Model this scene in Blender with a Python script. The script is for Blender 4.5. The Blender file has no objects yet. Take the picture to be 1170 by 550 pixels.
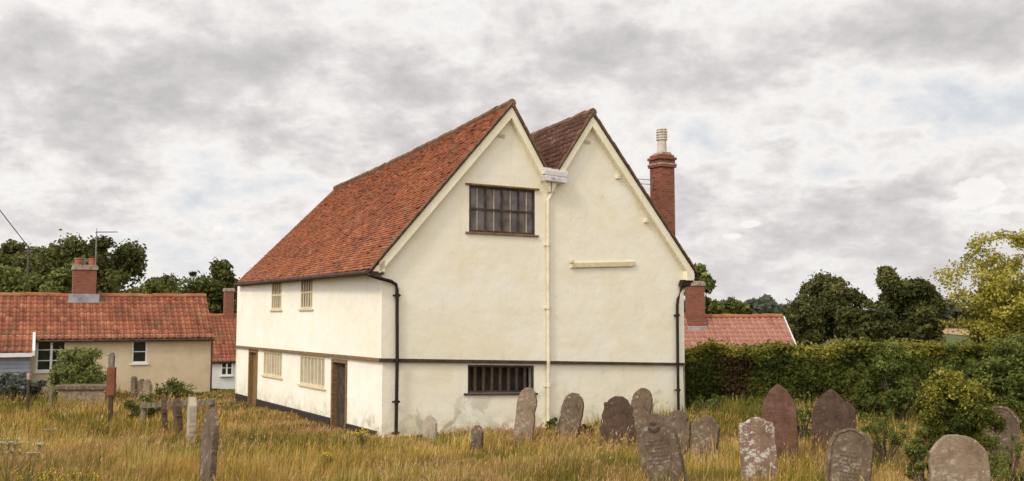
import bpy, bmesh, math, random
import numpy as np
from mathutils import Vector, Matrix
from mathutils.geometry import tessellate_polygon

random.seed(7); RNG = np.random.default_rng(7)
scn = bpy.context.scene
COL = scn.collection
R = math.radians

# ------------------------------------------------------------------ camera
F, CX, CY, HOR, EYE = 1100.0, 585.0, 275.0, 364.0, 3.1
PITCH = math.atan((HOR - CY) / F)
cd = bpy.data.cameras.new('camera'); cam = bpy.data.objects.new('camera', cd); COL.objects.link(cam)
cam.location = (0, 0, EYE); cam.rotation_euler = (math.pi/2 + PITCH, 0, 0)
cd.sensor_width = 36; cd.lens = F/1170*36; cd.clip_end = 6000; cd.clip_start = 0.1
scn.camera = cam

def ray(px, py):
    u = (px-CX)/F; v = (CY-py)/F
    return Vector((u, math.cos(PITCH)-v*math.sin(PITCH), math.sin(PITCH)+v*math.cos(PITCH)))
def at(px, py, Y):
    r = ray(px, py); k = Y/r.y
    return Vector((r.x*k, Y, EYE+r.z*k))

# ------------------------------------------------------------------ terrain
YS = np.array([-60, 0, 6, 12, 16, 20, 25, 30, 44, 58, 200, 260, 420, 900, 3000], float)
ZS = np.array([1.7, 1.45, 1.12, .66, .36, .17, .03, -.02, -.08, -1.3, -1.25, .6, 2., 4., 4.], float)
def g(x, y):
    x = np.asarray(x, float); y = np.asarray(y, float)
    z = (np.interp(y-.8, YS, ZS)+np.interp(y+.8, YS, ZS)+np.interp(y, YS, ZS))/3
    z = z + .05*np.sin(x*.9+y*.35)*np.sin(y*.7+1.3) + .03*np.sin(x*2.1-y*1.3)
    dip = np.clip((x-5)/3, 0, 1)*np.clip((y-34)/4, 0, 1)*np.clip((60-y)/10, 0, 1)
    return z - .75*dip
def G(x, y): return float(g(x, y))

# ------------------------------------------------------------------ helpers
def tag(o, label=None, cat=None, group=None, kind=None):
    if label: o['label'] = label
    if cat: o['category'] = cat
    if group: o['group'] = group
    if kind: o['kind'] = kind
    return o
def empty(name, loc, rz=0):
    o = bpy.data.objects.new(name, None); COL.objects.link(o)
    o.location = loc; o.rotation_euler = (0, 0, rz); o.empty_display_size = .3
    return o
def link(name, me, m, parent=None, loc=None):
    o = bpy.data.objects.new(name, me); COL.objects.link(o)
    for mm in (m if isinstance(m, (list, tuple)) else [m]): me.materials.append(mm)
    if parent: o.parent = parent
    if loc is not None: o.location = loc
    return o
def box_uv(me):
    uv = me.uv_layers.new(name='UVMap')
    for p in me.polygons:
        n = p.normal; a = max(range(3), key=lambda i: abs(n[i]))
        for li in p.loop_indices:
            c = me.vertices[me.loops[li].vertex_index].co
            uv.data[li].uv = ((c.y, c.z) if a == 0 else (c.x, c.z) if a == 1 else (c.x, c.y))
def obj(name, bm, m, parent=None, bevel=0, smooth=False, recalc=True, loc=None):
    if recalc: bmesh.ops.recalc_face_normals(bm, faces=bm.faces)
    me = bpy.data.meshes.new(name); bm.to_mesh(me); bm.free()
    if smooth:
        for p in me.polygons: p.use_smooth = True
    box_uv(me)
    o = link(name, me, m, parent, loc)
    if bevel:
        b = o.modifiers.new('bevel', 'BEVEL'); b.width = bevel; b.segments = 2; b.limit_method = 'ANGLE'; b.angle_limit = R(40)
    return o
def bx(bm, x0, x1, y0, y1, z0, z1, mp=None):
    vs = []
    for z in (z0, z1):
        for (x, y) in ((x0, y0), (x1, y0), (x1, y1), (x0, y1)):
            vs.append(bm.verts.new(mp(x, y, z) if mp else (x, y, z)))
    for f in ((0, 3, 2, 1), (4, 5, 6, 7), (0, 1, 5, 4), (1, 2, 6, 5), (2, 3, 7, 6), (3, 0, 4, 7)):
        bm.faces.new([vs[i] for i in f])
def tube(bm, pts, rad, n=8, cap=True):
    pts = [Vector(p) for p in pts]
    if not isinstance(rad, (list, tuple)): rad = [rad]*len(pts)
    rings = []
    for i, p in enumerate(pts):
        d = (pts[min(i+1, len(pts)-1)]-pts[max(i-1, 0)]).normalized()
        a = d.orthogonal().normalized() if abs(d.z) > .9 else d.cross(Vector((0, 0, 1))).normalized()
        b = d.cross(a)
        rings.append([bm.verts.new(p+(a*math.cos(2*math.pi*k/n)+b*math.sin(2*math.pi*k/n))*rad[i]) for k in range(n)])
    for i in range(len(pts)-1):
        for k in range(n):
            bm.faces.new((rings[i][k], rings[i][(k+1) % n], rings[i+1][(k+1) % n], rings[i+1][k]))
    if cap:
        bm.faces.new(rings[0][::-1]); bm.faces.new(rings[-1])
def prism(bm, poly, d0, d1, mp):
    a = [bm.verts.new(mp(u, v, d0)) for u, v in poly]; b = [bm.verts.new(mp(u, v, d1)) for u, v in poly]
    bm.faces.new(a); bm.faces.new(b[::-1])
    n = len(poly)
    for i in range(n): bm.faces.new((a[i], b[i], b[(i+1) % n], a[(i+1) % n]))
def wall(bm, poly, holes, mp, depth):
    """flat wall with real openings; reveals run 'depth' inward (d negative)"""
    loops = [poly]+holes
    flat = [p for l in loops for p in l]
    tris = tessellate_polygon([[Vector((u, v, 0)) for u, v in l] for l in loops])
    vs = [bm.verts.new(mp(u, v, 0)) for u, v in flat]
    for t in tris:
        try: bm.faces.new([vs[i] for i in t])
        except ValueError: pass
    k = len(poly)
    for l in holes:
        f = vs[k:k+len(l)]; b = [bm.verts.new(mp(u, v, -depth)) for u, v in l]
        for i in range(len(l)): bm.faces.new((f[i], f[(i+1) % len(l)], b[(i+1) % len(l)], b[i]))
        k += len(l)
def rect(u0, u1, v0, v1): return [(u0, v0), (u1, v0), (u1, v1), (u0, v1)]

def np_mesh(name, verts, faces_list, m, parent=None, attrs=None, loc=None, smooth=False):
    """faces_list: list of (K,n) int arrays"""
    me = bpy.data.meshes.new(name)
    verts = np.asarray(verts, np.float32)
    me.vertices.add(len(verts)); me.vertices.foreach_set('co', verts.ravel())
    tot = np.concatenate([f.ravel() for f in faces_list]).astype(np.int32)
    cnt = np.concatenate([np.full(len(f), f.shape[1]) for f in faces_list]).astype(np.int32)
    me.loops.add(len(tot)); me.loops.foreach_set('vertex_index', tot)
    st = np.concatenate([[0], np.cumsum(cnt)[:-1]]).astype(np.int32)
    me.polygons.add(len(cnt)); me.polygons.foreach_set('loop_start', st)
    if smooth: me.polygons.foreach_set('use_smooth', np.ones(len(cnt), bool))
    me.update(calc_edges=True)
    for k, v in (attrs or {}).items():
        a = me.attributes.new(k, 'FLOAT', 'POINT'); a.data.foreach_set('value', np.asarray(v, np.float32))
    return link(name, me, m, parent, loc)

# ------------------------------------------------------------------ materials
def ramp_node(nt, stops):
    r = nt.nodes.new('ShaderNodeValToRGB'); e = r.color_ramp.elements
    while len(e) < len(stops): e.new(.5)
    for i, (p, c) in enumerate(stops): e[i].position = p; e[i].color = (*c, 1)
    return r
def newmat(name):
    m = bpy.data.materials.new(name); m.use_nodes = True
    nt = m.node_tree; b = nt.nodes['Principled BSDF']
    b.inputs['Specular IOR Level'].default_value = .25
    return m, nt, b
def noise(nt, vec, scale, detail=5, rough=.55, dist=0):
    n = nt.nodes.new('ShaderNodeTexNoise'); n.inputs['Scale'].default_value = scale
    n.inputs['Detail'].default_value = detail; n.inputs['Roughness'].default_value = rough
    n.inputs['Distortion'].default_value = dist
    nt.links.new(vec, n.inputs['Vector']); return n.outputs['Fac']
def coords(nt, kind='Object', scale=None):
    t = nt.nodes.new('ShaderNodeTexCoord'); o = t.outputs[kind]
    if scale:
        mp = nt.nodes.new('ShaderNodeMapping'); mp.inputs['Scale'].default_value = scale
        nt.links.new(o, mp.inputs['Vector']); o = mp.outputs['Vector']
    return o
def math_(nt, op, a, b=None, c=None, clamp=False):
    n = nt.nodes.new('ShaderNodeMath'); n.operation = op; n.use_clamp = clamp
    for i, v in enumerate((a, b, c)):
        if v is None: continue
        if isinstance(v, (int, float)): n.inputs[i].default_value = v
        else: nt.links.new(v, n.inputs[i])
    return n.outputs[0]
def mixc(nt, fac, a, b, mode='MIX'):
    n = nt.nodes.new('ShaderNodeMix'); n.data_type = 'RGBA'; n.blend_type = mode
    for s, v in ((n.inputs[0], fac), (n.inputs[6], a), (n.inputs[7], b)):
        if isinstance(v, (int, float)): s.default_value = v
        elif isinstance(v, tuple): s.default_value = (*v, 1)
        else: nt.links.new(v, s)
    return n.outputs[2]
def attr(nt, name):
    a = nt.nodes.new('ShaderNodeAttribute'); a.attribute_name = name; return a.outputs['Fac']
def smooth(nt, v, lo, hi):
    n = nt.nodes.new('ShaderNodeMapRange'); n.interpolation_type = 'SMOOTHSTEP'
    n.inputs[1].default_value = lo; n.inputs[2].default_value = hi
    nt.links.new(v, n.inputs[0]); return n.outputs[0]
def bump(nt, b, h, strength=.3, dist=.02):
    n = nt.nodes.new('ShaderNodeBump'); n.inputs['Strength'].default_value = strength; n.inputs['Distance'].default_value = dist
    nt.links.new(h, n.inputs['Height']); nt.links.new(n.outputs['Normal'], b.inputs['Normal'])

def mat_noise(name, cols, scale=4, rough=.85, bmp=.3, bscale=25, stretch=None, spec=.25, metal=0):
    m, nt, b = newmat(name); v = coords(nt, 'Object', stretch)
    n1 = noise(nt, v, scale, 7, .62); k = len(cols)
    r = ramp_node(nt, [(.3+.4*i/max(1, k-1), c) for i, c in enumerate(cols)])
    nt.links.new(n1, r.inputs[0]); nt.links.new(r.outputs[0], b.inputs['Base Color'])
    b.inputs['Roughness'].default_value = rough; b.inputs['Specular IOR Level'].default_value = spec; b.inputs['Metallic'].default_value = metal
    if bmp: bump(nt, b, noise(nt, v, bscale, 6, .6), bmp, .015)
    return m
def mat_tint(name, stops, nscale=2.0, namt=.35, rough=.85, trans=0, lichen=None):
    """colour comes from the piece's own random 'tint' plus weathering noise"""
    m, nt, b = newmat(name); v = coords(nt)
    n = noise(nt, v, nscale, 6, .6)
    f = math_(nt, 'ADD', attr(nt, 'tint'), math_(nt, 'MULTIPLY', math_(nt, 'SUBTRACT', n, .5), namt), clamp=True)
    r = ramp_node(nt, stops); nt.links.new(f, r.inputs[0]); c = r.outputs[0]
    if lichen:
        lm = smooth(nt, noise(nt, v, lichen[1], 8, .7), lichen[2], lichen[2]+.12)
        c = mixc(nt, math_(nt, 'MULTIPLY', lm, lichen[3]), c, lichen[0])
    nt.links.new(c, b.inputs['Base Color']); b.inputs['Roughness'].default_value = rough
    if trans: b.inputs['Specular IOR Level'].default_value = .06
    if trans:
        t = nt.nodes.new('ShaderNodeBsdfTranslucent'); nt.links.new(c, t.inputs[0])
        mx = nt.nodes.new('ShaderNodeMixShader'); mx.inputs[0].default_value = trans
        nt.links.new(b.outputs[0], mx.inputs[1]); nt.links.new(t.outputs[0], mx.inputs[2])
        nt.links.new(mx.outputs[0], nt.nodes['Material Output'].inputs[0])
    return m
def mat_brick(name, c1, c2, mortar, dirt=(.12, .1, .08), dk=.45):
    m, nt, b = newmat(name); v = coords(nt, 'UV')
    t = nt.nodes.new('ShaderNodeTexBrick'); nt.links.new(v, t.inputs['Vector'])
    t.inputs['Color1'].default_value = (*c1, 1); t.inputs['Color2'].default_value = (*c2, 1); t.inputs['Mortar'].default_value = (*mortar, 1)
    t.inputs['Scale'].default_value = 1; t.inputs['Brick Width'].default_value = .23; t.inputs['Row Height'].default_value = .078
    t.inputs['Mortar Size'].default_value = .009; t.inputs['Bias'].default_value = -.1
    o = coords(nt)
    d = smooth(nt, noise(nt, o, 2.6, 7, .65), .48, .72)
    c = mixc(nt, math_(nt, 'MULTIPLY', d, dk), t.outputs['Color'], dirt)
    nt.links.new(c, b.inputs['Base Color']); b.inputs['Roughness'].default_value = .9
    h = math_(nt, 'SUBTRACT', noise(nt, o, 30, 5), math_(nt, 'MULTIPLY', t.outputs['Fac'], 1.2))
    bump(nt, b, h, .5, .012); return m
def mat_limewash(name, base, warm, pale, low):
    m, nt, b = newmat(name); v = coords(nt)
    r = ramp_node(nt, [(.32, warm), (.5, base), (.68, pale)])
    nt.links.new(noise(nt, v, .7, 7, .62, .4), r.inputs[0]); c = r.outputs[0]
    # drip streaks
    vs = coords(nt, 'Object', (2.6, 2.6, .22))
    st = smooth(nt, noise(nt, vs, 1.4, 6, .65), .56, .8)
    c = mixc(nt, math_(nt, 'MULTIPLY', st, .42), c, (.55, .48, .31))
    sp = nt.nodes.new('ShaderNodeSeparateXYZ'); nt.links.new(v, sp.inputs[0])
    lowm = math_(nt, 'SUBTRACT', 1.0, smooth(nt, sp.outputs['Z'], .1, low))
    # damp / flaked grey patches of the foot of the wall
    pt = smooth(nt, noise(nt, v, 1.5, 8, .68, .8), .52, .64)
    c = mixc(nt, math_(nt, 'MULTIPLY', math_(nt, 'MULTIPLY', pt, lowm), .75), c, (.40, .34, .24))
    pt2 = smooth(nt, noise(nt, coords(nt, 'Object', (1.3, 1.3, .8)), 3.2, 8, .7, .5), .63, .68)
    c = mixc(nt, math_(nt, 'MULTIPLY', pt2, .28), c, (.47, .42, .33))
    gr = math_(nt, 'MULTIPLY', math_(nt, 'SUBTRACT', 1.0, smooth(nt, sp.outputs['Z'], .0, .75)), .55)
    c = mixc(nt, math_(nt, 'MULTIPLY', gr, smooth(nt, noise(nt, v, 3.5, 6, .6), .35, .65)), c, (.33, .29, .13))
    # patched repairs and hairline cracks
    vo = nt.nodes.new('ShaderNodeTexVoronoi'); vo.inputs['Scale'].default_value = .8
    wv = nt.nodes.new('ShaderNodeVectorMath'); wv.operation = 'ADD'; nz = nt.nodes.new('ShaderNodeTexNoise'); nz.inputs['Scale'].default_value = 1.7; nz.inputs['Detail'].default_value = 5
    nt.links.new(v, nz.inputs['Vector']); nt.links.new(v, wv.inputs[0]); nt.links.new(nz.outputs['Color'], wv.inputs[1]); nt.links.new(wv.outputs[0], vo.inputs['Vector'])
    sc_ = nt.nodes.new('ShaderNodeSeparateColor'); nt.links.new(vo.outputs['Color'], sc_.inputs[0])
    c = mixc(nt, math_(nt, 'MULTIPLY', smooth(nt, sc_.outputs[0], .6, .7), .16), c, (.70, .645, .50))
    ve = nt.nodes.new('ShaderNodeTexVoronoi'); ve.feature = 'DISTANCE_TO_EDGE'; ve.inputs['Scale'].default_value = .55; nt.links.new(wv.outputs[0], ve.inputs['Vector'])
    ck = math_(nt, 'MULTIPLY', math_(nt, 'SUBTRACT', 1.0, smooth(nt, ve.outputs['Distance'], .0, .008)), smooth(nt, noise(nt, v, .9, 3), .5, .6))
    c = mixc(nt, math_(nt, 'MULTIPLY', ck, .2), c, (.42, .36, .25))
    nt.links.new(c, b.inputs['Base Color']); b.inputs['Roughness'].default_value = .95; b.inputs['Specular IOR Level'].default_value = .1
    h = math_(nt, 'ADD', math_(nt, 'MULTIPLY', noise(nt, v, 1.6, 4), 3.0), math_(nt, 'MULTIPLY', noise(nt, v, 22, 6, .6), .35))
    bump(nt, b, h, .35, .03); return m
def mat_glass(name, col=(.03, .03, .035), rough=.12):
    m, nt, b = newmat(name); v = coords(nt)
    r = ramp_node(nt, [(.35, tuple(c*.6 for c in col)), (.65, tuple(c*1.5 for c in col))])
    nt.links.new(noise(nt, v, 2.5, 3), r.inputs[0]); nt.links.new(r.outputs[0], b.inputs['Base Color'])
    b.inputs['Roughness'].default_value = rough; b.inputs['Specular IOR Level'].default_value = .5
    bump(nt, b, noise(nt, v, 5, 2), .06, .02); return m
def mat_stone(name, cols, lichen=(.5, .48, .4), lam=.5, lth=.56, scale=5):
    m, nt, b = newmat(name); v = coords(nt)
    k = len(cols); r = ramp_node(nt, [(.3+.4*i/(k-1), c) for i, c in enumerate(cols)])
    nt.links.new(noise(nt, v, scale, 8, .68, .3), r.inputs[0]); c = r.outputs[0]
    st = smooth(nt, noise(nt, coords(nt, 'Object', (3, 3, .5)), 3, 5, .6), .5, .75)
    c = mixc(nt, math_(nt, 'MULTIPLY', st, .45), c, tuple(x*.45 for x in cols[0]))
    l = smooth(nt, noise(nt, v, 11, 8, .75), lth, lth+.09)
    c = mixc(nt, math_(nt, 'MULTIPLY', l, lam), c, lichen)
    l2 = smooth(nt, noise(nt, v, 6.3, 8, .7, .6), .62, .7)
    c = mixc(nt, math_(nt, 'MULTIPLY', l2, .4), c, (.3, .24, .07))
    nt.links.new(c, b.inputs['Base Color']); b.inputs['Roughness'].default_value = .95
    h = math_(nt, 'ADD', noise(nt, v, 9, 7, .65), math_(nt, 'MULTIPLY', noise(nt, v, 45, 5, .6), .5))
    bump(nt, b, h, .6, .03); return m

M = {}
M['lime'] = mat_limewash('gable limewash', (.82, .77, .625), (.795, .72, .53), (.83, .80, .69), 1.6)
M['limeside'] = mat_limewash('pale limewash', (.84, .81, .71), (.81, .765, .62), (.85, .825, .745), 1.0)
M['cream'] = mat_noise('cream paint', [(.76, .68, .47), (.80, .745, .56), (.82, .78, .64)], 3, .7, .2, 30)
M['oak'] = mat_noise('brown oak', [(.12, .07, .035), (.20, .125, .06), (.28, .19, .10)], 5, .85, .4, 20, (1, 1, 4))
M['oakdoor'] = mat_noise('oak door', [(.14, .075, .03), (.22, .13, .055), (.27, .17, .08)], 5, .8, .4, 20, (6, 6, 1))
M['oakdark'] = mat_noise('dark oak', [(.035, .024, .018), (.06, .042, .03), (.10, .07, .05)], 5, .85, .4, 20)
M['oakpale'] = mat_noise('weathered glazing bar', [(.30, .24, .16), (.42, .34, .23), (.55, .46, .33)], 9, .8, .2, 30)
M['creambar'] = mat_noise('cream glazing bar', [(.55, .46, .28), (.70, .62, .43)], 6, .7, .1, 30)
M['skypane'] = mat_noise('glass with painted sky', [(.30, .265, .205), (.40, .36, .285), (.5, .455, .37)], 3, .3, .1, 8, spec=.4)  # pale sky reflection put into the pane colour
M['glass'] = mat_glass('dark leaded glass', (.10, .082, .078), .16)
M['glass2'] = mat_glass('window glass', (.02, .022, .02), .05)
M['black'] = mat_noise('black iron', [(.014, .010, .008), (.034, .022, .016)], 6, .65, .1, 30, spec=.2)
M['pipe_cream'] = mat_noise('cream painted pipe', [(.62, .52, .34), (.73, .65, .48), (.78, .73, .60)], 4, .8, .2, 25)
M['tar'] = mat_noise('black tarred plinth', [(.02, .016, .014), (.05, .04, .032)], 6, .8, .5, 14)
M['lead'] = mat_noise('lead sheet', [(.20, .21, .235), (.30, .31, .34), (.38, .385, .41)], 3, .6, .2, 8)
M['whitelead'] = mat_noise('white painted lead', [(.45, .42, .40), (.6, .575, .56), (.68, .66, .65)], 7, .7, .3, 18)
M['white'] = mat_noise('white paint', [(.66, .65, .62), (.76, .75, .73)], 4, .5, .05, 30)
M['tile'] = mat_tint('plain clay tile', [(0, (.075, .040, .026)), (.25, (.18, .066, .035)), (.5, (.28, .090, .042)), (.78, (.36, .120, .052)), (1, (.42, .20, .10))], .9, .85, .85, 0, ((.22, .165, .10), 1.7, .54, .45))
M['pan_dark'] = mat_tint('old brown pantile', [(0, (.04, .022, .017)), (.4, (.095, .043, .030)), (.75, (.15, .072, .05)), (1, (.32, .22, .16))], 1.6, .6, .85, 0, ((.42, .33, .25), 5, .57, .5))
M['pan_red'] = mat_tint('red pantile', [(0, (.07, .035, .024)), (.3, (.22, .078, .045)), (.65, (.34, .125, .068)), (1, (.45, .21, .115))], 1.0, .9, .85, 0, ((.16, .11, .055), 1.3, .53, .65))
M['pan_pink'] = mat_tint('pinkish pantile', [(0, (.24, .105, .078)), (.4, (.38, .175, .125)), (1, (.47, .25, .185))], 1.2, .35, .75)
M['ridge'] = mat_noise('ridge tile', [(.07, .05, .035), (.15, .085, .05), (.22, .12, .065)], 3, .9, .4, 12)
M['ridgered'] = mat_noise('red ridge tile', [(.22, .08, .04), (.33, .12, .06), (.36, .17, .09)], 3, .9, .4, 12)
M['brick'] = mat_brick('red chimney brick', (.30, .085, .042), (.15, .045, .028), (.19, .14, .105), (.07, .045, .035), .65)
M['brick2'] = mat_brick('cottage chimney brick', (.28, .08, .046), (.17, .05, .032), (.22, .15, .11), dk=.45)
M['mortar'] = mat_noise('cap mortar', [(.16, .12, .09), (.30, .24, .19), (.42, .36, .3)], 6, .95, .5, 18)
M['pot'] = mat_noise('buff chimney pot', [(.42, .36, .27), (.56, .50, .40), (.62, .57, .48)], 4, .8, .2, 20)
M['redpot'] = mat_noise('red chimney pot', [(.34, .09, .045), (.45, .14, .07)], 5, .8, .2, 20)
M['render'] = mat_noise('buff rendered wall', [(.50, .40, .26), (.58, .475, .32), (.63, .52, .36)], 1.5, .95, .5, 16)
M['whitewall'] = mat_noise('whitewashed wall', [(.62, .61, .6), (.72, .71, .70)], 2, .9, .3, 16)
M['weatherboard'] = mat_noise('grey blue weatherboard', [(.21, .225, .25), (.28, .295, .32)], 3, .7, .1, 20)
M['wood'] = mat_noise('weathered grey wood', [(.09, .068, .05), (.18, .145, .11), (.30, .25, .195)], 6, .95, .5, 18, (3, 3, .6))
M['rust'] = mat_noise('rusty red plate', [(.11, .04, .022), (.17, .06, .03), (.22, .09, .05)], 5, .8, .3, 20)
M['metal'] = mat_noise('grey aerial metal', [(.18, .17, .17), (.28, .27, .26)], 8, .5, 0, 1, metal=.6)
M['bark'] = mat_noise('bark', [(.05, .038, .026), (.10, .078, .055), (.15, .12, .09)], 6, .95, .6, 14, (3, 3, .5))
M['stone_grey'] = mat_stone('grey gravestone', [(.07, .047, .031), (.13, .09, .06), (.20, .142, .098)], (.42, .38, .29), lam=.5, lth=.53)
M['stone_brown'] = mat_stone('dark brown gravestone', [(.045, .027, .019), (.085, .052, .036), (.13, .083, .058)], lam=.15)
M['stone_red'] = mat_stone('red sandstone gravestone', [(.080, .040, .028), (.13, .066, .045), (.19, .11, .08)], lam=.45, lth=.62)
M['stone_cut'] = mat_noise('worn cutting', [(.05, .036, .026), (.085, .062, .045)], 8, .95, .3, 20)
M['stone_pale'] = mat_stone('pale limestone gravestone', [(.27, .22, .165), (.37, .31, .24), (.45, .39, .31)], lam=.4)
M['stone_buff'] = mat_stone('buff gravestone', [(.13, .09, .06), (.22, .16, .11), (.30, .23, .165)], (.46, .42, .32), lam=.5, lth=.52)
M['stone_lichen'] = mat_stone('lichen covered gravestone', [(.12, .075, .05), (.20, .13, .09), (.26, .18, .125)], (.58, .55, .48), .85, .50)
FOL = dict(
 dark=[(0, (.032, .036, .012)), (.5, (.082, .086, .027)), (1, (.17, .16, .05))],
 mid=[(0, (.055, .064, .015)), (.5, (.115, .125, .030)), (1, (.20, .20, .05))],
 pale=[(0, (.09, .10, .028)), (.5, (.165, .185, .052)), (1, (.27, .285, .10))],
 olive=[(0, (.042, .046, .015)), (.5, (.105, .108, .034)), (1, (.20, .19, .062))],
 yellow=[(0, (.13, .125, .02)), (.5, (.30, .275, .045)), (1, (.50, .43, .09))],
 hedge=[(0, (.035, .044, .009)), (.45, (.085, .10, .020)), (.7, (.16, .165, .03)), (1, (.34, .29, .05))],
 shrub=[(0, (.048, .062, .014)), (.5, (.11, .135, .030)), (1, (.22, .24, .06))],
 rusty=[(0, (.035, .022, .010)), (.5, (.075, .045, .02)), (1, (.12, .075, .03))],
 bluish=[(0, (.06, .07, .05)), (.5, (.105, .12, .085)), (1, (.15, .165, .12))])  # haze of distance put into the bluish leaf colour; the lavender clump shares it
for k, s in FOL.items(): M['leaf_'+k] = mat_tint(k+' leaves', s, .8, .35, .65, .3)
M['core'] = mat_noise('hedge twigs', [(.012, .012, .006), (.025, .022, .01)], 5, .95, .5, 10)

# ------------------------------------------------------------------ world
SUN = Vector((-.47, -.60, .64)).normalized()
w = bpy.data.worlds.new('World'); scn.world = w; w.use_nodes = True
nt = w.node_tree; bg = nt.nodes['Background']
sky = nt.nodes.new('ShaderNodeTexSky'); sky.sky_type = 'NISHITA'; sky.sun_disc = False
sky.sun_elevation = math.asin(SUN.z); sky.sun_rotation = math.atan2(SUN.x, SUN.y)
tc = nt.nodes.new('ShaderNodeTexCoord'); D = tc.outputs['Generated']
sp = nt.nodes.new('ShaderNodeSeparateXYZ'); nt.links.new(D, sp.inputs[0])
zc = math_(nt, 'ADD', math_(nt, 'MAXIMUM', sp.outputs['Z'], 0.0), .44)
cb = nt.nodes.new('ShaderNodeCombineXYZ')
nt.links.new(math_(nt, 'DIVIDE', sp.outputs['X'], zc), cb.inputs[0]); nt.links.new(math_(nt, 'DIVIDE', sp.outputs['Y'], zc), cb.inputs[1])
def blob(px, py, rx, ry, amp):
    """a cloud bank at a fixed direction of the sky (azimuth / elevation ellipse)"""
    d = ray(px, py).normalized(); az = math.atan2(d.x, d.y); el = math.asin(d.z)
    AZ = math_(nt, 'ARCTAN2', sp.outputs['X'], sp.outputs['Y']); EL = math_(nt, 'ARCSINE', sp.outputs['Z'])
    a = math_(nt, 'DIVIDE', math_(nt, 'SUBTRACT', AZ, az), rx/F); b = math_(nt, 'DIVIDE', math_(nt, 'SUBTRACT', EL, el), ry/F)
    q = math_(nt, 'ADD', math_(nt, 'MULTIPLY', a, a), math_(nt, 'MULTIPLY', b, b))
    return math_(nt, 'MULTIPLY', math_(nt, 'EXPONENT', math_(nt, 'MULTIPLY', q, -1.0)), amp)
P = cb.outputs[0]
n_big = noise(nt, P, 2.5, 9, .56, .15); n_mid = noise(nt, P, 8.5, 9, .6, .2); n_fine = noise(nt, P, 26, 6, .6, .1)
dens = math_(nt, 'ADD', math_(nt, 'ADD', math_(nt, 'MULTIPLY', n_big, .62), math_(nt, 'MULTIPLY', n_mid, .40)), math_(nt, 'MULTIPLY', n_fine, .15))
dens = math_(nt, 'SUBTRACT', dens, .075)
banks = None
for bspec in [(180, 85, 170, 48, .09), (340, 60, 110, 40, .05), (450, 75, 70, 40, .04), (720, 60, 110, 55, .09), (850, 90, 60, 36, .07), (610, 70, 60, 40, .03),
              (560, 10, 90, 22, -.05), (960, 70, 60, 50, -.05), (1070, 30, 120, 22, .04), (100, 165, 150, 16, -.05), (330, 195, 110, 26, -.03), (80, 12, 120, 16, -.05),
              (1100, 120, 120, 44, -.155), (225, 240, 60, 14, -.06), (150, 275, 150, 22, -.03), (900, 290, 220, 45, .075), (400, 250, 120, 40, .03), (1125, 222, 34, 18, .03), (960, 200, 70, 14, -.06)]:
    b_ = blob(*bspec); banks = b_ if banks is None else math_(nt, 'ADD', banks, b_)
dens = math_(nt, 'ADD', dens, banks)
# thin veil, sunlit cloud edges, grey cores
rp = ramp_node(nt, [(.34, (6.7, 6.95, 7.3)), (.42, (7.9, 7.9, 7.95)), (.47, (8.9, 8.65, 8.4)), (.515, (8.0, 7.75, 7.6)), (.57, (6.7, 6.45, 6.4)), (.65, (5.5, 5.28, 5.3)), (.76, (4.7, 4.52, 4.6))])
nt.links.new(dens, rp.inputs[0])
cl = mixc(nt, math_(nt, 'MULTIPLY', math_(nt, 'SUBTRACT', 1.0, smooth(nt, dens, .34, .44)), .09), rp.outputs[0], sky.outputs[0])
cum = None
for bspec in [(1124, 220, 30, 17, 1.0), (1100, 234, 24, 9, .9), (1150, 238, 26, 9, .8), (857, 256, 20, 6, .85), (836, 270, 15, 5, .8), (262, 262, 60, 10, .6)]:
    b_ = blob(*bspec); cum = b_ if cum is None else math_(nt, 'MAXIMUM', cum, b_)
cum = smooth(nt, math_(nt, 'ADD', cum, math_(nt, 'MULTIPLY', math_(nt, 'SUBTRACT', noise(nt, D, 38, 8, .6, .2), .5), 1.5)), .42, .62)
hzm = math_(nt, 'SUBTRACT', 1.0, smooth(nt, sp.outputs['Z'], 0, .13))
cl = mixc(nt, math_(nt, 'MULTIPLY', hzm, .42), cl, (7.6, 7.35, 7.25))
cl = mixc(nt, math_(nt, 'MULTIPLY', cum, .75), cl, (9.6, 9.3, 9.0))
# clouds are thinner and far brighter round the hidden sun (behind the camera)
vd = nt.nodes.new('ShaderNodeVectorMath'); vd.operation = 'DOT_PRODUCT'
nt.links.new(D, vd.inputs[0]); vd.inputs[1].default_value = SUN
gl = math_(nt, 'POWER', math_(nt, 'MAXIMUM', math_(nt, 'ADD', math_(nt, 'MULTIPLY', vd.outputs['Value'], .62), .38), 0.0), 3.0)
gain = math_(nt, 'ADD', math_(nt, 'MULTIPLY', gl, 1.7), 1.0)
fin = nt.nodes.new('ShaderNodeVectorMath'); fin.operation = 'SCALE'
nt.links.new(cl, fin.inputs[0]); nt.links.new(gain, fin.inputs['Scale'])
nt.links.new(fin.outputs[0], bg.inputs[0]); bg.inputs[1].default_value = .1

sl = bpy.data.lights.new('sun', 'SUN'); so = bpy.data.objects.new('sun', sl); COL.objects.link(so)
sl.energy = 1.5; sl.angle = R(10); sl.color = (1, .90, .74)
so.rotation_euler = (-SUN).to_track_quat('-Z', 'Y').to_euler()

scn.view_settings.view_transform = 'Standard'; scn.view_settings.look = 'None'
scn.view_settings.exposure = .06; scn.view_settings.gamma = 1
scn.render.engine = 'CYCLES'

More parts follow.
